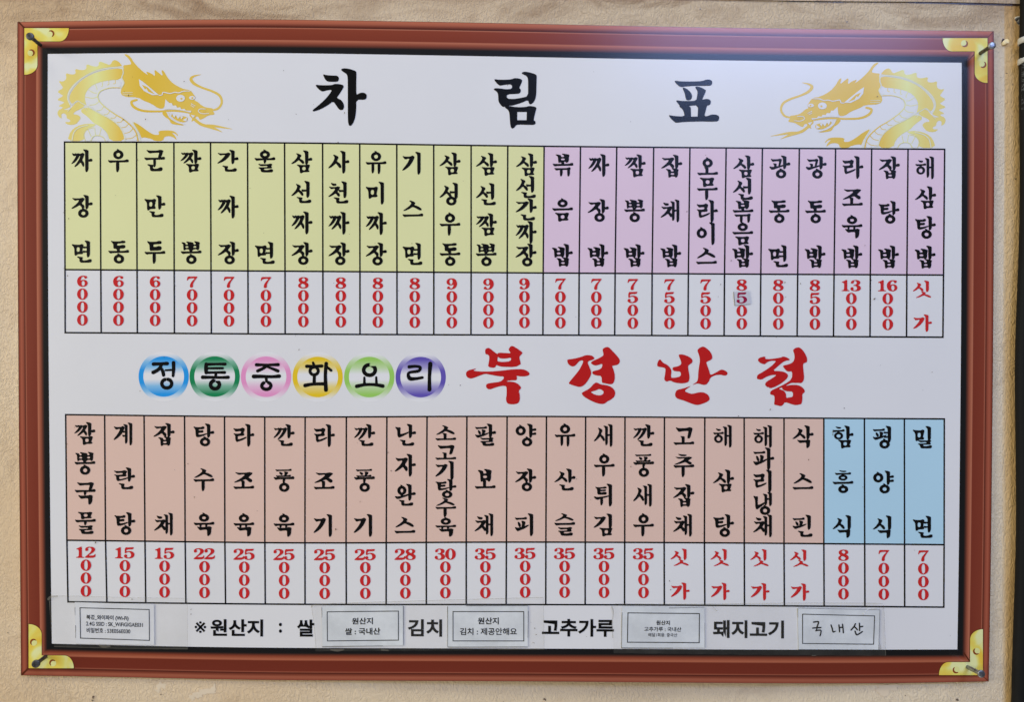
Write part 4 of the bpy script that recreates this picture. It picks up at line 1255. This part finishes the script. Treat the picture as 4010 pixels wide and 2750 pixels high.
def table(tops, mids, bots, ys, offs, names, prices, cells):
    n = len(names)
    vs_, fs = [], []

    def line(pts, hw, vertical, layer):
        L, R = quad_strip(pts, hw, vertical)
        b = len(vs_)
        for a, c in zip(L, R):
            vs_.append(BS(a[0], a[1], layer))
            vs_.append(BS(c[0], c[1], layer))
        for i in range(len(pts) - 1):
            f = (b + 2 * i, b + 2 * i + 1, b + 2 * i + 3, b + 2 * i + 2)
            nrm = (vs_[f[1]] - vs_[f[0]]).cross(vs_[f[2]] - vs_[f[0]])
            fs.append(f if nrm.y < 0 else f[::-1])
    hw = 3.0
    for k, row in enumerate((tops, mids, bots)):
        line([(row[i] - (hw if i == 0 else 0) + (hw if i == n else 0), ys[k](row[i])) for i in range(n + 1)], hw, False, L_LINE)
    for i in range(n + 1):
        pts = []
        for (ra, ka, rb, kb) in ((tops, 0, mids, 1), (mids, 1, bots, 2)):
            for t in (0, .25, .5, .75):
                x = ra[i] + (rb[i] - ra[i]) * t
                ya, yb = ys[ka](ra[i]), ys[kb](rb[i])
                pts.append((x, ya + (yb - ya) * t))
        pts.append((bots[i], ys[2](bots[i])))
        line(pts, hw, True, L_LINE + .00002)
    tb = make_obj('dish_table', vs_, fs, M['line'], board)
    for i in range(n):
        # tinted cell
        x0, x1, x2, x3 = tops[i], tops[i + 1], mids[i + 1], mids[i]
        y0, y1, y2, y3 = ys[0](x0), ys[0](x1), ys[1](x2), ys[1](x3)
        V_, F_ = [], []
        for b in range(7):
            t = b / 6
            xa, ya, xb, yb = x0 + (x3 - x0) * t, y0 + (y3 - y0) * t, x1 + (x2 - x1) * t, y1 + (y2 - y1) * t
            V_ += [BS(xa, ya, L_CELL), BS((xa + xb) / 2, (ya + yb) / 2, L_CELL), BS(xb, yb, L_CELL)]
        for b in range(6):
            for c in range(2):
                a = 3 * b + c
                F_.append((a, a + 3, a + 4, a + 1))
        make_obj('name_cell', V_, F_, M[cells[i]], tb)
        # dish name
        nm = names[i]
        m_ = len(nm)
        ct, cm = (tops[i] + tops[i + 1]) / 2, (mids[i] + mids[i + 1]) / 2
        yt, yb = ys[0](ct) + 73, ys[1](cm) - (70 if n == 24 else 68)
        em = 89.5
        L = []
        for j, ch in enumerate(nm):
            if m_ == 6:            # six syllables are squeezed to fit the column
                yt6 = (1659, 1735, 1806, 1877, 1951, 2028)[j]
                L += [([(q[0], yt6 + (q[1] - yt6) * .84) for q in o], [[(q[0], yt6 + (q[1] - yt6) * .84) for q in h] for h in hs])
                      for o, hs in put_syllable(ch, ct + offs[i], yt6, em)]
                continue
            t = j / (m_ - 1)
            yc = yt + (yb - yt) * t
            xl = ct + (cm - ct) * (yc - ys[0](ct)) / 500 + offs[i]
            L += put_syllable(ch, xl, yc - em / 2, em)
        loops_obj('dish_name', L, L_INK, M['black'], tb, BS)
        # price
        L = []
        cb = (mids[i] + mids[i + 1] + bots[i] + bots[i + 1]) / 4
        y0 = ys[1](cb) + (45 if n == 24 else 46.5) - 2 * (cb > 2000)
        pr = prices[i]
        if pr == '싯가':
            sx = cb + (-2 if n == 24 else -9)
            for ch, yc, dx in (('싯', y0 + 12, -39), ('가', y0 + 145, -37)):
                L += put_syllable(ch, sx + dx, yc - 33, 68 if ch == '가' else 68)
            L = [([((q[0] - sx) * 1.16 + sx, q[1]) for q in o], [[((q[0] - sx) * 1.16 + sx, q[1]) for q in h] for h in hs]) for o, hs in L]
        else:
            lead, rest = (pr[:2], pr[2:]) if len(pr) == 5 else (pr[:1], pr[1:])
            w, h = 42, 43.5
            cx = cb - (2.5 if n == 24 else 3.5)
            if len(lead) == 2:
                L += put_number(lead[0], cx - (40 if lead[0] == '1' else 42.5), y0 - h / 2, 36 if lead[0] == '1' else w, h)
                L += put_number(lead[1], cx - (4 if lead[0] == '1' else 1), y0 - h / 2, w, h)
            else:
                L += put_number(lead, cx - w / 2, y0 - h / 2, w, h)
            for j, ch in enumerate(rest):
                if n == 24 and i == 18 and j == 0:
                    continue            # this figure is covered by a pasted patch
                L += put_number(ch, cx - w / 2, y0 + 50.6 * (j + 1) - h / 2, w, h)
        loops_obj('price', L, L_INK, M['red'], tb, BS)
    return tb


tbl1 = table(T1_top, T1_mid, T1_bot, T1_y, T1_off, T1_names, T1_price, T1_cell)
tbl2 = table(T2_top, T2_mid, T2_bot, T2_y, T2_off, T2_names, T2_price, T2_cell)

# ------------------------------------------------------------------ line of origin notes printed at the foot
for (body, x0, x1, y0, y1, bold) in (('※', 762, 807, 2435, 2481, 0.0), ('원산지', 824, 1030, 2427, 2494, .029), (':', 1092, 1104, 2441, 2480, .03), ('쌀', 1163, 1231, 2428, 2495, .029),
                                     ('김치', 1597, 1731, 2427, 2495, .029), ('고추가루', 2122, 2404, 2426, 2495, .029), ('돼지고기', 2792, 3070, 2431, 2501, .029)):
    type_obj('origin_lettering', [(body, x0, x1, y0, y1, bold)], L_INK, M['black'], board, BS, .008)

# fly specks all over the sheet
rs = random.Random(11)
sp_l = []
for _ in range(95):
    x, y = rs.uniform(210, 3730), rs.uniform(250, 2500)
    r = rs.choice((1.0, 1.2, 1.5, 2.0))
    sp_l.append((blob(x, y, r, r, 8, .4, rs), []))
for (x, y, r) in ((721, 318, 2), (570, 466, 2.2), (503, 372, 2.4), (3436, 377, 2.4), (374, 2126, 3.2), (1315, 2074, 3), (1275, 2474, 3), (2822, 1114, 2), (748, 2388, 1.8), (748, 2407, 2), (2094, 2462, 2.2), (2100, 2487, 1.8), (3263, 1692, 3), (3262, 1702, 2.4),
                  (3017, 1604, 2.6), (1520, 1773, 2), (736, 1817, 2), (3425, 1170, 3.5), (3074, 1106, 2.4)):
    sp_l.append((blob(x, y, r, r * .9, 9, .5, rs), []))
loops_obj('dirt_specks', sp_l, L_INK + .0002, M['speck'], board, BS)

# ------------------------------------------------------------------ paper slips taped along the foot
def paper_mat(name, col, smudge):
    m, nt, p = new_mat(name)
    p.inputs['Roughness'].default_value = .38
    tc, _ = grain(nt, p, 500, .1, .0002)
    n1 = nt.nodes.new('ShaderNodeTexNoise')
    n1.inputs['Scale'].default_value = 38
    n1.inputs['Detail'].default_value = 6
    n1.inputs['Roughness'].default_value = .6
    cr = nt.nodes.new('ShaderNodeValToRGB')
    cr.color_ramp.elements[0].position = .35
    cr.color_ramp.elements[0].color = C(*smudge)
    cr.color_ramp.elements[1].position = .62
    cr.color_ramp.elements[1].color = C(*col)
    nt.links.new(tc.outputs['Object'], n1.inputs['Vector'])
    nt.links.new(n1.outputs['Fac'], cr.inputs[0])
    nt.links.new(cr.outputs[0], p.inputs['Base Color'])
    return m


M['paper'] = paper_mat('smudged_paper', (210, 212, 210), (194, 196, 195))
M['paper_white'] = paper_mat('taped_paper', (211, 211, 210), (202, 202, 202))
M['slip_line'] = print_mat('slip_line_ink', (.02, .02, .022, 1), 0)
L_SLIP = 0.0009


def quad_frame(q, w):
    """ruled box: four bars between the corners q, butted end to end"""
    out = []
    (ax, ay), (bx, by), (cx, cy), (dx, dy) = q
    h = w / 2
    for (px, py, qx, qy) in ((ax - h, ay, bx + h, by), (dx - h, dy, cx + h, cy)):
        for k in range(8):
            x0, x1 = px + (qx - px) * k / 8, px + (qx - px) * (k + 1) / 8
            y0, y1 = py + (qy - py) * k / 8, py + (qy - py) * (k + 1) / 8
            out.append(([(x0, y0 - h), (x1, y1 - h), (x1, y1 + h), (x0, y0 + h)], []))
    out.append(([(ax - h, ay + h), (ax + h, ay + h), (dx + h, dy - h), (dx - h, dy - h)], []))
    out.append(([(bx - h, by + h), (bx + h, by + h), (cx + h, cy - h), (cx - h, cy - h)], []))
    return out


def slip(label, paper, box, lines, mat, edges, hand=None, thin=3.0):
    cxm = sum(q[0] for q in paper) / 4
    cym = max(q[1] for q in paper)
    t = thing('paper_slip', BS(cxm, cym, L_SLIP), label, 'paper slip', 'paper slips taped along the foot of the menu')
    V_, F_ = [], []
    (ax, ay), (bx, by), (cx, cy), (dx, dy) = paper
    NXs, NYs = 10, 4
    at_ = lambda u, v: ((ax + (bx - ax) * u) * (1 - v) + (dx + (cx - dx) * u) * v, (ay + (by - ay) * u) * (1 - v) + (dy + (cy - dy) * u) * v)
    for j in range(NYs + 1):
        for i in range(NXs + 1):
            V_.append(BS(*at_(i / NXs, j / NYs), L_SLIP))
    for j in range(NYs):
        for i in range(NXs):
            a = j * (NXs + 1) + i
            F_.append((a, a + NXs + 1, a + NXs + 2, a + 1))
    ring_ = [(i, 0) for i in range(NXs)] + [(NXs, j) for j in range(NYs)] + [(NXs - i, NYs) for i in range(NXs)] + [(0, NYs - j) for j in range(NYs)]
    b0_ = len(V_)
    for (i, j) in ring_:
        V_.append(BS(*at_(i / NXs, j / NYs), L_INK + .00006))
    for k in range(len(ring_)):
        (i, j), (i2, j2) = ring_[k], ring_[(k + 1) % len(ring_)]
        F_.append((j * (NXs + 1) + i, j2 * (NXs + 1) + i2, b0_ + (k + 1) % len(ring_), b0_ + k))
    make_obj('sheet', V_, F_, mat, t)
    loops_obj('ruled_box', quad_frame(box, thin), L_SLIP + .00014, M['slip_line'], t, BS)
    if edges:
        loops_obj('edge_line', [(pen([(a, b, w), (c, d, w * .7)], w, False), []) for (a, b, c, d, w) in edges], L_SLIP + .00018, M['slip_line'], t, BS)  # dark lines along stretches of the paper's edge
    sh = (box[1][1] - box[0][1]) / (box[1][0] - box[0][0])
    for (body, x0, x1, y0, y1, bold, ink) in lines:
        type_obj('lettering', [(body, x0, x1, y0, y1, bold)], L_SLIP + .00018, M[ink], t, BS, sh)
    if hand:
        loops_obj('handwriting', [(pen(s_, 4.2), []) for s_ in hand], L_SLIP + .00018, M['text_black'], t, BS)
    return t


slip('white slip with three lines of network details, leftmost and beneath the 12000 price', [(293, 2360), (603, 2369), (604, 2528), (296, 2523)], [(313, 2382), (584, 2389), (585, 2510), (315, 2501)],
     [('북경_와이파이 (Wi-Fi)', 338, 503, 2411, 2433, .022, 'text_black'), ('2.4G SSID : SK_WiFiGIGAE031', 337, 559, 2439, 2457, .014, 'text_black'), ('비밀번호 : 53E056E030', 339, 510, 2462, 2482, .014, 'text_black')],
     M['paper_white'], [(293, 2380, 294, 2410, 1.2), (296, 2450, 296, 2500, 1.4)])
slip('grey slip with two printed lines, nearest the black origin heading', [(1260, 2377), (1578, 2374), (1579, 2530), (1262, 2534)], [(1281, 2398), (1560, 2395), (1560, 2509), (1282, 2512)],
     [('원산지', 1378, 1460, 2421, 2447, .024, 'text_black'), ('쌀 : 국내산', 1351, 1489, 2461, 2488, .024, 'text_black')],
     M['paper'], [(1579, 2376, 1579, 2530, 1.8), (1262, 2534, 1500, 2531, 1.5), (1260, 2380, 1261, 2420, 1.3)])
slip('grey slip with crisp black outer line and two printed lines, second grey one from left', [(1753, 2375), (2067, 2374), (2067, 2535), (1753, 2536)], [(1774, 2397), (2051, 2397), (2051, 2512), (1774, 2512)],
     [('원산지', 1871, 1953, 2420, 2447, .024, 'text_black'), ('김치 : 제공안해요', 1801, 2024, 2461, 2489, .017, 'text_black')],
     M['paper'], [(1753, 2376, 1753, 2536, 1.6), (1753, 2536, 2067, 2535, 1.8), (1826, 2374.5, 2067, 2374, 1.8), (2069, 2394, 2067, 2500, 1.6)])
slip('grey slip with three centred printed lines, the lowest line faded', [(2436, 2378), (2759, 2380), (2760, 2539), (2434, 2539)], [(2459, 2402), (2739, 2405), (2738, 2519), (2457, 2517)],
     [('원산지', 2570, 2623, 2432, 2450, .024, 'text_black'), ('고추가루 : 국내산', 2523, 2668, 2457, 2475, .017, 'text_black'), ('배달1회용: 중국산', 2539, 2652, 2481, 2496, .012, 'text_grey')],
     M['paper'], [(2436, 2400, 2434, 2538, 1.6), (2434, 2539, 2636, 2540, 1.6), (2620, 2383, 2759, 2380, 1.4), (2760, 2440, 2760, 2538, .9)], thin=3.2)
HW = tr(3010, 2250, 1000 / 2324)


def hw(pts, w=9.5):
    f = HW([(q[0], q[1]) for q in pts])
    return [(p_[0], p_[1], w * 1.3 / 2.324) for p_ in f]


slip('grey slip with three handwritten syllables, rightmost of the row', [(3124, 2383), (3446, 2390), (3441, 2547), (3127, 2546)], [(3143, 2407), (3425, 2414), (3421, 2525), (3143, 2522)], [],
     M['paper'], [(3124, 2383, 3446, 2390, 1.3), (3446, 2390, 3441, 2546, 1.2), (3127, 2546, 3441, 2547, 1.8), (3124, 2383, 3125, 2420, 1.2)],
     hand=[hw([(408, 437), (452, 434), (450, 455), (438, 484)]), hw([(402, 492), (440, 488), (476, 487)]), hw([(440, 490), (436, 508)]), hw([(430, 515), (474, 512), (474, 540), (468, 562)]),
           hw([(568, 464), (580, 500), (586, 526), (604, 520), (632, 496)]), hw([(640, 464), (644, 500), (646, 526)]), hw([(646, 488), (672, 484)]), hw([(672, 458), (678, 500), (680, 534)]),
           hw([(790, 452), (776, 480), (750, 510)]), hw([(780, 478), (800, 498), (808, 508)]), hw([(826, 448), (828, 480), (828, 514)]), hw([(828, 482), (856, 476)]), hw([(786, 520), (800, 552), (826, 542), (852, 524)])])

# patch pasted over one figure of a price
m, nt, p = new_mat('grey_patch_film')
p.inputs['Base Color'].default_value = C(184, 182, 184)
p.inputs['Roughness'].default_value = .4
grain(nt, p)
M['patch'] = m
M['patch_red'] = print_mat('patch_red_ink', C(140, 22, 56))
pt = thing('price_patch', BS(2907, 1197, L_SLIP), 'small tilted grey sticker bearing a single red digit 5 among the upper prices', 'sticker')
pq = [(2873, 1143), (2932, 1139), (2940, 1190), (2878, 1196)]
V_ = [BS(x, y, l) for l in (L_SLIP, L_INK) for (x, y) in pq]
make_obj('film', V_, [(0, 3, 2, 1), (0, 1, 5, 4), (1, 2, 6, 5), (2, 3, 7, 6), (3, 0, 4, 7)], M['patch'], pt)
loops_obj('digit', put_number('5', 2884, 1145, 42, 43), L_SLIP + .0001, M['patch_red'], pt, BS)
loops_obj('film_edge', [(pen([(2873, 1143, 1.6), (2878, 1196, 1.6)], 2, False), [])], L_SLIP + .0001, M['text_grey'], pt, BS)

# ------------------------------------------------------------------ clear adhesive tape over the slips
m, nt, p = new_mat('clear_tape')
p.inputs['Base Color'].default_value = C(150, 148, 136)
p.inputs['Roughness'].default_value = .22
tc, _ = grain(nt, p, 120, .25, .0004)
tb_ = nt.nodes.new('ShaderNodeBsdfTransparent')
ms = nt.nodes.new('ShaderNodeMixShader')
nz = nt.nodes.new('ShaderNodeTexNoise')
nz.inputs['Scale'].default_value = 26
nz.inputs['Detail'].default_value = 7
nz.inputs['Roughness'].default_value = .65
cr = nt.nodes.new('ShaderNodeValToRGB')
cr.color_ramp.elements[0].position = .35
cr.color_ramp.elements[0].color = (.03, .03, .03, 1)
cr.color_ramp.elements[1].position = .75
cr.color_ramp.elements[1].color = (.11, .11, .11, 1)
nt.links.new(tc.outputs['Object'], nz.inputs['Vector'])
nt.links.new(nz.outputs['Fac'], cr.inputs[0])
nt.links.new(cr.outputs[0], ms.inputs[0])
nt.links.new(tb_.outputs[0], ms.inputs[1])
nt.links.new(p.outputs[0], ms.inputs[2])
nt.links.new(ms.outputs[0], nt.nodes['Material Output'].inputs['Surface'])
M['tape'] = m
m, nt, p = new_mat('tape_edge_grime')
p.inputs['Base Color'].default_value = C(120, 114, 100)
p.inputs['Roughness'].default_value = .5
tb_ = nt.nodes.new('ShaderNodeBsdfTransparent')
ms = nt.nodes.new('ShaderNodeMixShader')
ms.inputs[0].default_value = .42
nt.links.new(tb_.outputs[0], ms.inputs[1])
nt.links.new(p.outputs[0], ms.inputs[2])
nt.links.new(ms.outputs[0], nt.nodes['Material Output'].inputs['Surface'])
M['tape_edge'] = m


def tape(label, top, bottom, grime, n=30):
    """top, bottom: measured edges, left to right"""
    ft, fb = lerp_table(top), lerp_table(bottom)
    x0, x1 = top[0][0], top[-1][0]
    b0_, b1_ = bottom[0][0], bottom[-1][0]
    t = thing('tape_strip', BS((x0 + x1) / 2, fb((x0 + x1) / 2), .0014), label, 'tape', 'clear tape strips over the paper slips')
    V_, F_ = [], []
    R = 6
    for i in range(n + 1):
        u = i / n
        xt, xb = x0 + (x1 - x0) * u, b0_ + (b1_ - b0_) * u
        yt, yb = ft(xt) + .8 * math.sin(i * 1.7), fb(xb) + .8 * math.sin(i * 2.3)
        for j in range(R + 1):
            v = j / R
            V_.append(BS(xt + (xb - xt) * v, yt + (yb - yt) * v, .0014))
    for i in range(n):
        for j in range(R):
            a = i * (R + 1) + j
            F_.append((a, a + 1, a + R + 2, a + R + 1))
    make_obj('film', V_, F_, M['tape'], t)
    loops_obj('edge_grime', [(pen(g, 2), []) for g in grime], .0015, M['tape_edge'], t, BS)
    return t


tape('clear tape strip over the leftmost network slip, corner curled onto black border', [(190, 2337), (300, 2334), (520, 2341), (733, 2344)], [(212, 2535), (480, 2545), (735, 2545)],
     [[(190, 2348, 10), (200, 2338, 7), (225, 2336, 5)], [(194, 2356, 3), (198, 2430, 1.2), (203, 2500, 1.2)], [(230, 2335, 1.0), (480, 2341, .8), (730, 2345, .9)], [(734, 2346, .8), (734, 2544, 1.0)], [(212, 2534, 2), (470, 2540, 1.0), (733, 2543, 2.4)], [(390, 2529, 7), (405, 2534, 9), (430, 2533, 6)]])
tape('clear tape strip with grimy upper edge over the rice and kimchi slips', [(1221, 2374), (1236, 2366), (1700, 2352), (1960, 2345), (2127, 2340)], [(1235, 2552), (1700, 2550), (2131, 2545)],
     [[(1221, 2378, 6), (1230, 2370, 4), (1300, 2366, 2.2)], [(1300, 2365, 1.8), (1700, 2353, 1.4), (2126, 2341, 1.6)], [(1221, 2380, 1.2), (1232, 2460, 1.0), (1238, 2540, 1.2)], [(2128, 2342, 1.0), (2131, 2544, 1.2)], [(1296, 2546, 6), (1320, 2549, 9), (1345, 2546, 5)], [(1495, 2547, 6), (1520, 2549, 5)], [(1950, 2546, 1.4), (2128, 2545, 2)], [(2086, 2517, 3), (2093, 2520, 4)], [(2094, 2461, 2)]])
tape('longest clear tape strip running from the chili powder slip to the handwritten one', [(2397, 2374), (2410, 2366), (2780, 2366), (3150, 2362), (3420, 2364), (3455, 2368), (3463, 2382)], [(2403, 2560), (2900, 2566), (3470, 2570)],
     [[(2397, 2378, 6), (2402, 2400, 4), (2399, 2440, 2), (2400, 2500, 3)], [(2410, 2366, 2.6), (2600, 2367, 1.4), (2800, 2366, 1.6), (3150, 2363, 1.6), (3420, 2364, 1.8), (3455, 2368, 2.2)], [(3460, 2372, 2.4), (3463, 2420, 1.6), (3468, 2568, 1.8)], [(3444, 2520, 3), (3450, 2540, 4), (3444, 2545, 3)], [(2790, 2376, 1.6), (2808, 2394, 2.4)], [(3180, 2569, 3), (3196, 2569, 2)]])
# glint on the buckled tape over the handwritten slip, painted near-white
M['glint'], nt, p = new_mat('painted_glint')
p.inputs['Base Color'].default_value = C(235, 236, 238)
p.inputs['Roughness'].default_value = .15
wr = loops_obj('tape_glint', [(blob(3383, 2404, 4, 3, 9, .5), []), (pen([(3388, 2398, 1.5), (3400, 2388, 2.4), (3440, 2384, 1.2)], 2), []), (pen([(3398, 2402, 1), (3402, 2394, 1.4)], 2), [])], .00165, M['glint'],
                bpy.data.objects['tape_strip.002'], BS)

# ------------------------------------------------------------------ nails
def metal(name, col, rough, metallic=.85):
    m, nt, p = new_mat(name)
    p.inputs['Metallic'].default_value = metallic
    p.inputs['Roughness'].default_value = rough
    tc, _ = grain(nt, p, 700, .4, .0003)
    n1 = nt.nodes.new('ShaderNodeTexNoise')
    n1.inputs['Scale'].default_value = 330
    n1.inputs['Detail'].default_value = 4
    cr = nt.nodes.new('ShaderNodeValToRGB')
    cr.color_ramp.elements[0].position = .38
    cr.color_ramp.elements[0].color = tuple(c * .45 for c in col[:3]) + (1,)
    cr.color_ramp.elements[1].position = .62
    cr.color_ramp.elements[1].color = col
    nt.links.new(tc.outputs['Object'], n1.inputs['Vector'])
    nt.links.new(n1.outputs['Fac'], cr.inputs[0])
    nt.links.new(cr.outputs[0], p.inputs['Base Color'])
    return m


M['steel'] = metal('bright_nail_steel', (.42, .43, .45, 1), .42)
M['dark_steel'] = metal('dull_nail_steel', (.16, .16, .16, 1), .5)
M['rust'] = metal('rusty_nail_shank', (.13, .115, .09, 1), .6, .5)


def lathe(a, b, prof, n=20):
    """surface of revolution about a->b; prof: (distance along, radius)"""
    ax = (b - a).normalized()
    u = ax.orthogonal().normalized()
    w = ax.cross(u)
    V_, F_ = [], []
    for (t, r) in prof:
        for k in range(n):
            an = 2 * math.pi * k / n
            V_.append(a + ax * t + (u * math.cos(an) + w * math.sin(an)) * r)
    for i in range(len(prof) - 1):
        for k in range(n):
            k2 = (k + 1) % n
            F_.append((i * n + k, i * n + k2, (i + 1) * n + k2, (i + 1) * n + k))
    F_.append(tuple(range(n))[::-1])
    F_.append(tuple((len(prof) - 1) * n + k for k in range(n)))
    return V_, F_


def nail(label, base, head, r_sh, r_hd, msh, mhd):
    h = 0.021
    d0 = board_depth(*base)
    a = P(base[0], base[1], d0 - 0.004)
    b = P(head[0], head[1], d0 + h)
    ln = (b - a).length
    t = thing('nail', a, label, 'nail', 'nails at the corners of the board')
    prof = [(0, r_sh)] + [(ln * k / 10, r_sh * (1 + .05 * math.sin(k * 2.1))) for k in range(1, 9)] + [(ln - .0032, r_sh * 1.05), (ln - .0022, r_sh * 1.35)]
    v_, f_ = lathe(a, b, prof)
    make_obj('shank', v_, f_, msh, t, smooth=True)
    v_, f_ = lathe(a, b, [(ln - .0028, r_sh), (ln - .0022, r_hd * .86), (ln - .0016, r_hd * .98), (ln - .0007, r_hd), (ln - .0002, r_hd * .93), (ln + .0001, r_hd * .75), (ln + .0002, r_hd * .3)], 24)
    o = make_obj('head', v_, f_, mhd, t, smooth=True)
    return t


nail('dark round-headed nail in the upper corner beside the left dragon', (166, 182), (116, 140), .0018, .0036, M['dark_steel'], M['dark_steel'])
nail('nail with shiny grey head and rusty shank in the upper corner beside the cable', (3830, 214), (3887, 176), .00185, .0034, M['rust'], M['steel'])
nail('dark nail slanting over the lower corner bracket near the network slip', (187, 2567), (139, 2603), .0019, .0038, M['dark_steel'], M['dark_steel'])
nail('grey galvanised nail in the lower corner nearest the handwritten slip', (3778, 2609), (3845, 2642), .0020, .0036, M['steel'], M['steel'])

# ------------------------------------------------------------------ black cable with two ties, screw and torn covering at the right edge
m, nt, p = new_mat('black_cable_jacket')
p.inputs['Base Color'].default_value = (.004, .004, .004, 1)
p.inputs['Roughness'].default_value = .7
p.inputs['Specular IOR Level'].default_value = .25
grain(nt, p, 500, .3, .0003)
M['cable'] = m
cab_left = smooth_table([(-700, 4006), (0, 4000), (70, 3999), (250, 3993), (500, 3997), (800, 4000), (1100, 3990), (1400, 3977), (2000, 3985), (2250, 3981), (2400, 3974), (2750, 3964), (3500, 3955)])
R_C = 0.0065                       # cable radius
CD = 0.0070                        # its axis lies this far in front of the wall


def cable_axis(y):
    # the silhouette edge is measured; the axis lies one radius to its right
    e = P(cab_left(y), y, CD)
    return Vector((e.x + R_C * 1.0, e.y, e.z))


V_, F_ = [], []
n, seg_ = 28, 90
for i in range(seg_ + 1):
    y = -700 + 4200 * i / seg_
    c = cable_axis(y)
    for k in range(n):
        a = 2 * math.pi * k / n
        V_.append(c + Vector((math.cos(a) * R_C, math.sin(a) * R_C, 0)))
for i in range(seg_):
    for k in range(n):
        k2 = (k + 1) % n
        F_.append((i * n + k, (i + 1) * n + k, (i + 1) * n + k2, i * n + k2))
cb_ = thing('black_cable', cable_axis(3400), 'thick black cable running down the edge of the wall beside the board', 'cable')
make_obj('jacket', V_, F_, M['cable'], cb_, smooth=True)
# grey marking printed along the jacket, read from below upwards
M['mark'] = print_mat('jacket_marking_ink', (.09, .095, .10, 1), 0)
v2, f2 = text_loops('E  KETI  XSC010072-801', 0, 200, 0, 10)
V_ = []
for (x, y) in v2:
    py = 427 - x                   # along the cable
    px = 4000 + y                  # across it
    c = cable_axis(py)
    q = P(px, py, CD + .003)
    dx = max(-R_C * .98, min(R_C * .98, q.x - c.x))
    V_.append(Vector((c.x + dx, c.y - math.sqrt(max(0, R_C ** 2 - dx ** 2)) - .0002, q.z)))
make_obj('jacket_marking', V_, f2, M['mark'], cb_)

m, nt, p = new_mat('white_nylon')
p.inputs['Base Color'].default_value = (.62, .60, .53, 1)
p.inputs['Roughness'].default_value = .45
grain(nt, p)
M['nylon'] = m


def tie(label, y, tilt, hh):
    c = cable_axis(y)
    t = thing('cable_tie', c, label, 'cable tie', 'ties around the black cable')
    V_, F_ = [], []
    n = 36
    prof = [(R_C + .0001, -hh), (R_C + .0012, -hh), (R_C + .0014, 0), (R_C + .0012, hh), (R_C + .0001, hh)]
    for k in range(n):
        a = 2 * math.pi * k / n
        for (r, z) in prof:
            x = math.cos(a) * r
            V_.append(c + Vector((x, math.sin(a) * r, z + x * tilt)))
    m_ = len(prof)
    for k in range(n):
        for j in range(m_):
            k2, j2 = (k + 1) % n, (j + 1) % m_
            F_.append((k * m_ + j, k * m_ + j2, k2 * m_ + j2, k2 * m_ + j))
    make_obj('band', V_, F_, M['nylon'], t, smooth=True)
    # square head at the side of the wall
    hx = c.x - R_C + .0012
    hz = c.z - R_C * tilt
    s_ = .0022
    V_ = [Vector((hx + dx * s_, c.y + dy * s_, hz + dz * s_ * 1.2)) for dz in (-1, 1) for dy in (-1, 1) for dx in (-1, 1)]
    make_obj('tie_head', V_, [(0, 1, 3, 2), (4, 6, 7, 5), (0, 4, 5, 1), (2, 3, 7, 6), (0, 2, 6, 4), (1, 5, 7, 3)], M['nylon'], t)


tie('white nylon tie straight around the cable, the upper one', 160, 0.0, .0028)
tie('white nylon tie slanting up around the cable, the lower one', 226, .55, .0024)

sc = P(3986, 81, 0.0)
st = thing('wall_screw', sc, 'dark round screw head set in the wall, half hidden by the cable', 'screw')
v_, f_ = lathe(P(3986, 81, -.002), P(3986, 81, .004), [(.0, .0012), (.0018, .0036), (.0026, .0040), (.0032, .0036), (.0036, .0022), (.0034, .0012), (.0030, .0005)], 24)
make_obj('screw_head', v_, f_, M['dark_steel'], st, smooth=True)
loops_obj('cross_slot', [(pen([(3980, 81, 2.4), (3992, 81, 2.4)], 2), []), (pen([(3986, 75, 2.4), (3986, 87, 2.4)], 2), [])], .0021, M['gap'], st, lambda x, y, l: P(x, y, l))
v_, f_ = lathe(P(3984.5, 82.5, -.001), P(3984.5, 82.5, .004), [(.0, .0046), (.0012, .0046), (.0016, .0042)], 24)
make_obj('washer', v_, f_, M['nylon'], st, smooth=True)

# torn curl of covering around an old hole
m, nt, p = new_mat('torn_paper')
p.inputs['Base Color'].default_value = C(220, 196, 154)
p.inputs['Roughness'].default_value = .8
grain(nt, p, 300, .4, .0005)
M['torn'] = m
tt = thing('torn_covering', P(3936, 172, 0), 'torn curl of wall covering around a small dark hole, beside the upper right board corner', 'torn paper')
loops_obj('hole', [([(3922, 172), (3923, 158), (3927, 149), (3935, 154), (3933, 162), (3927, 170)], [])], .0003, M['gap'], tt, lambda x, y, l: P(x, y, l))
pts = [(3922, 170, .0005), (3928, 160, .0018), (3936, 153, .0012), (3946, 151, .0022), (3953, 158, .0030), (3951, 167, .0018), (3943, 168, .0034), (3936, 174, .0022), (3926, 176, .0006), (3938, 163, .0040), (3946, 160, .0016)]
V_ = [P(*q) for q in pts]
F_ = [(0, 8, 9), (8, 7, 9), (7, 6, 9), (6, 10, 9), (6, 5, 10), (5, 4, 10), (4, 3, 10), (3, 2, 10), (2, 9, 10), (2, 1, 9), (1, 0, 9)]
make_obj('paper_curl', V_, F_, M['torn'], tt, smooth=True)
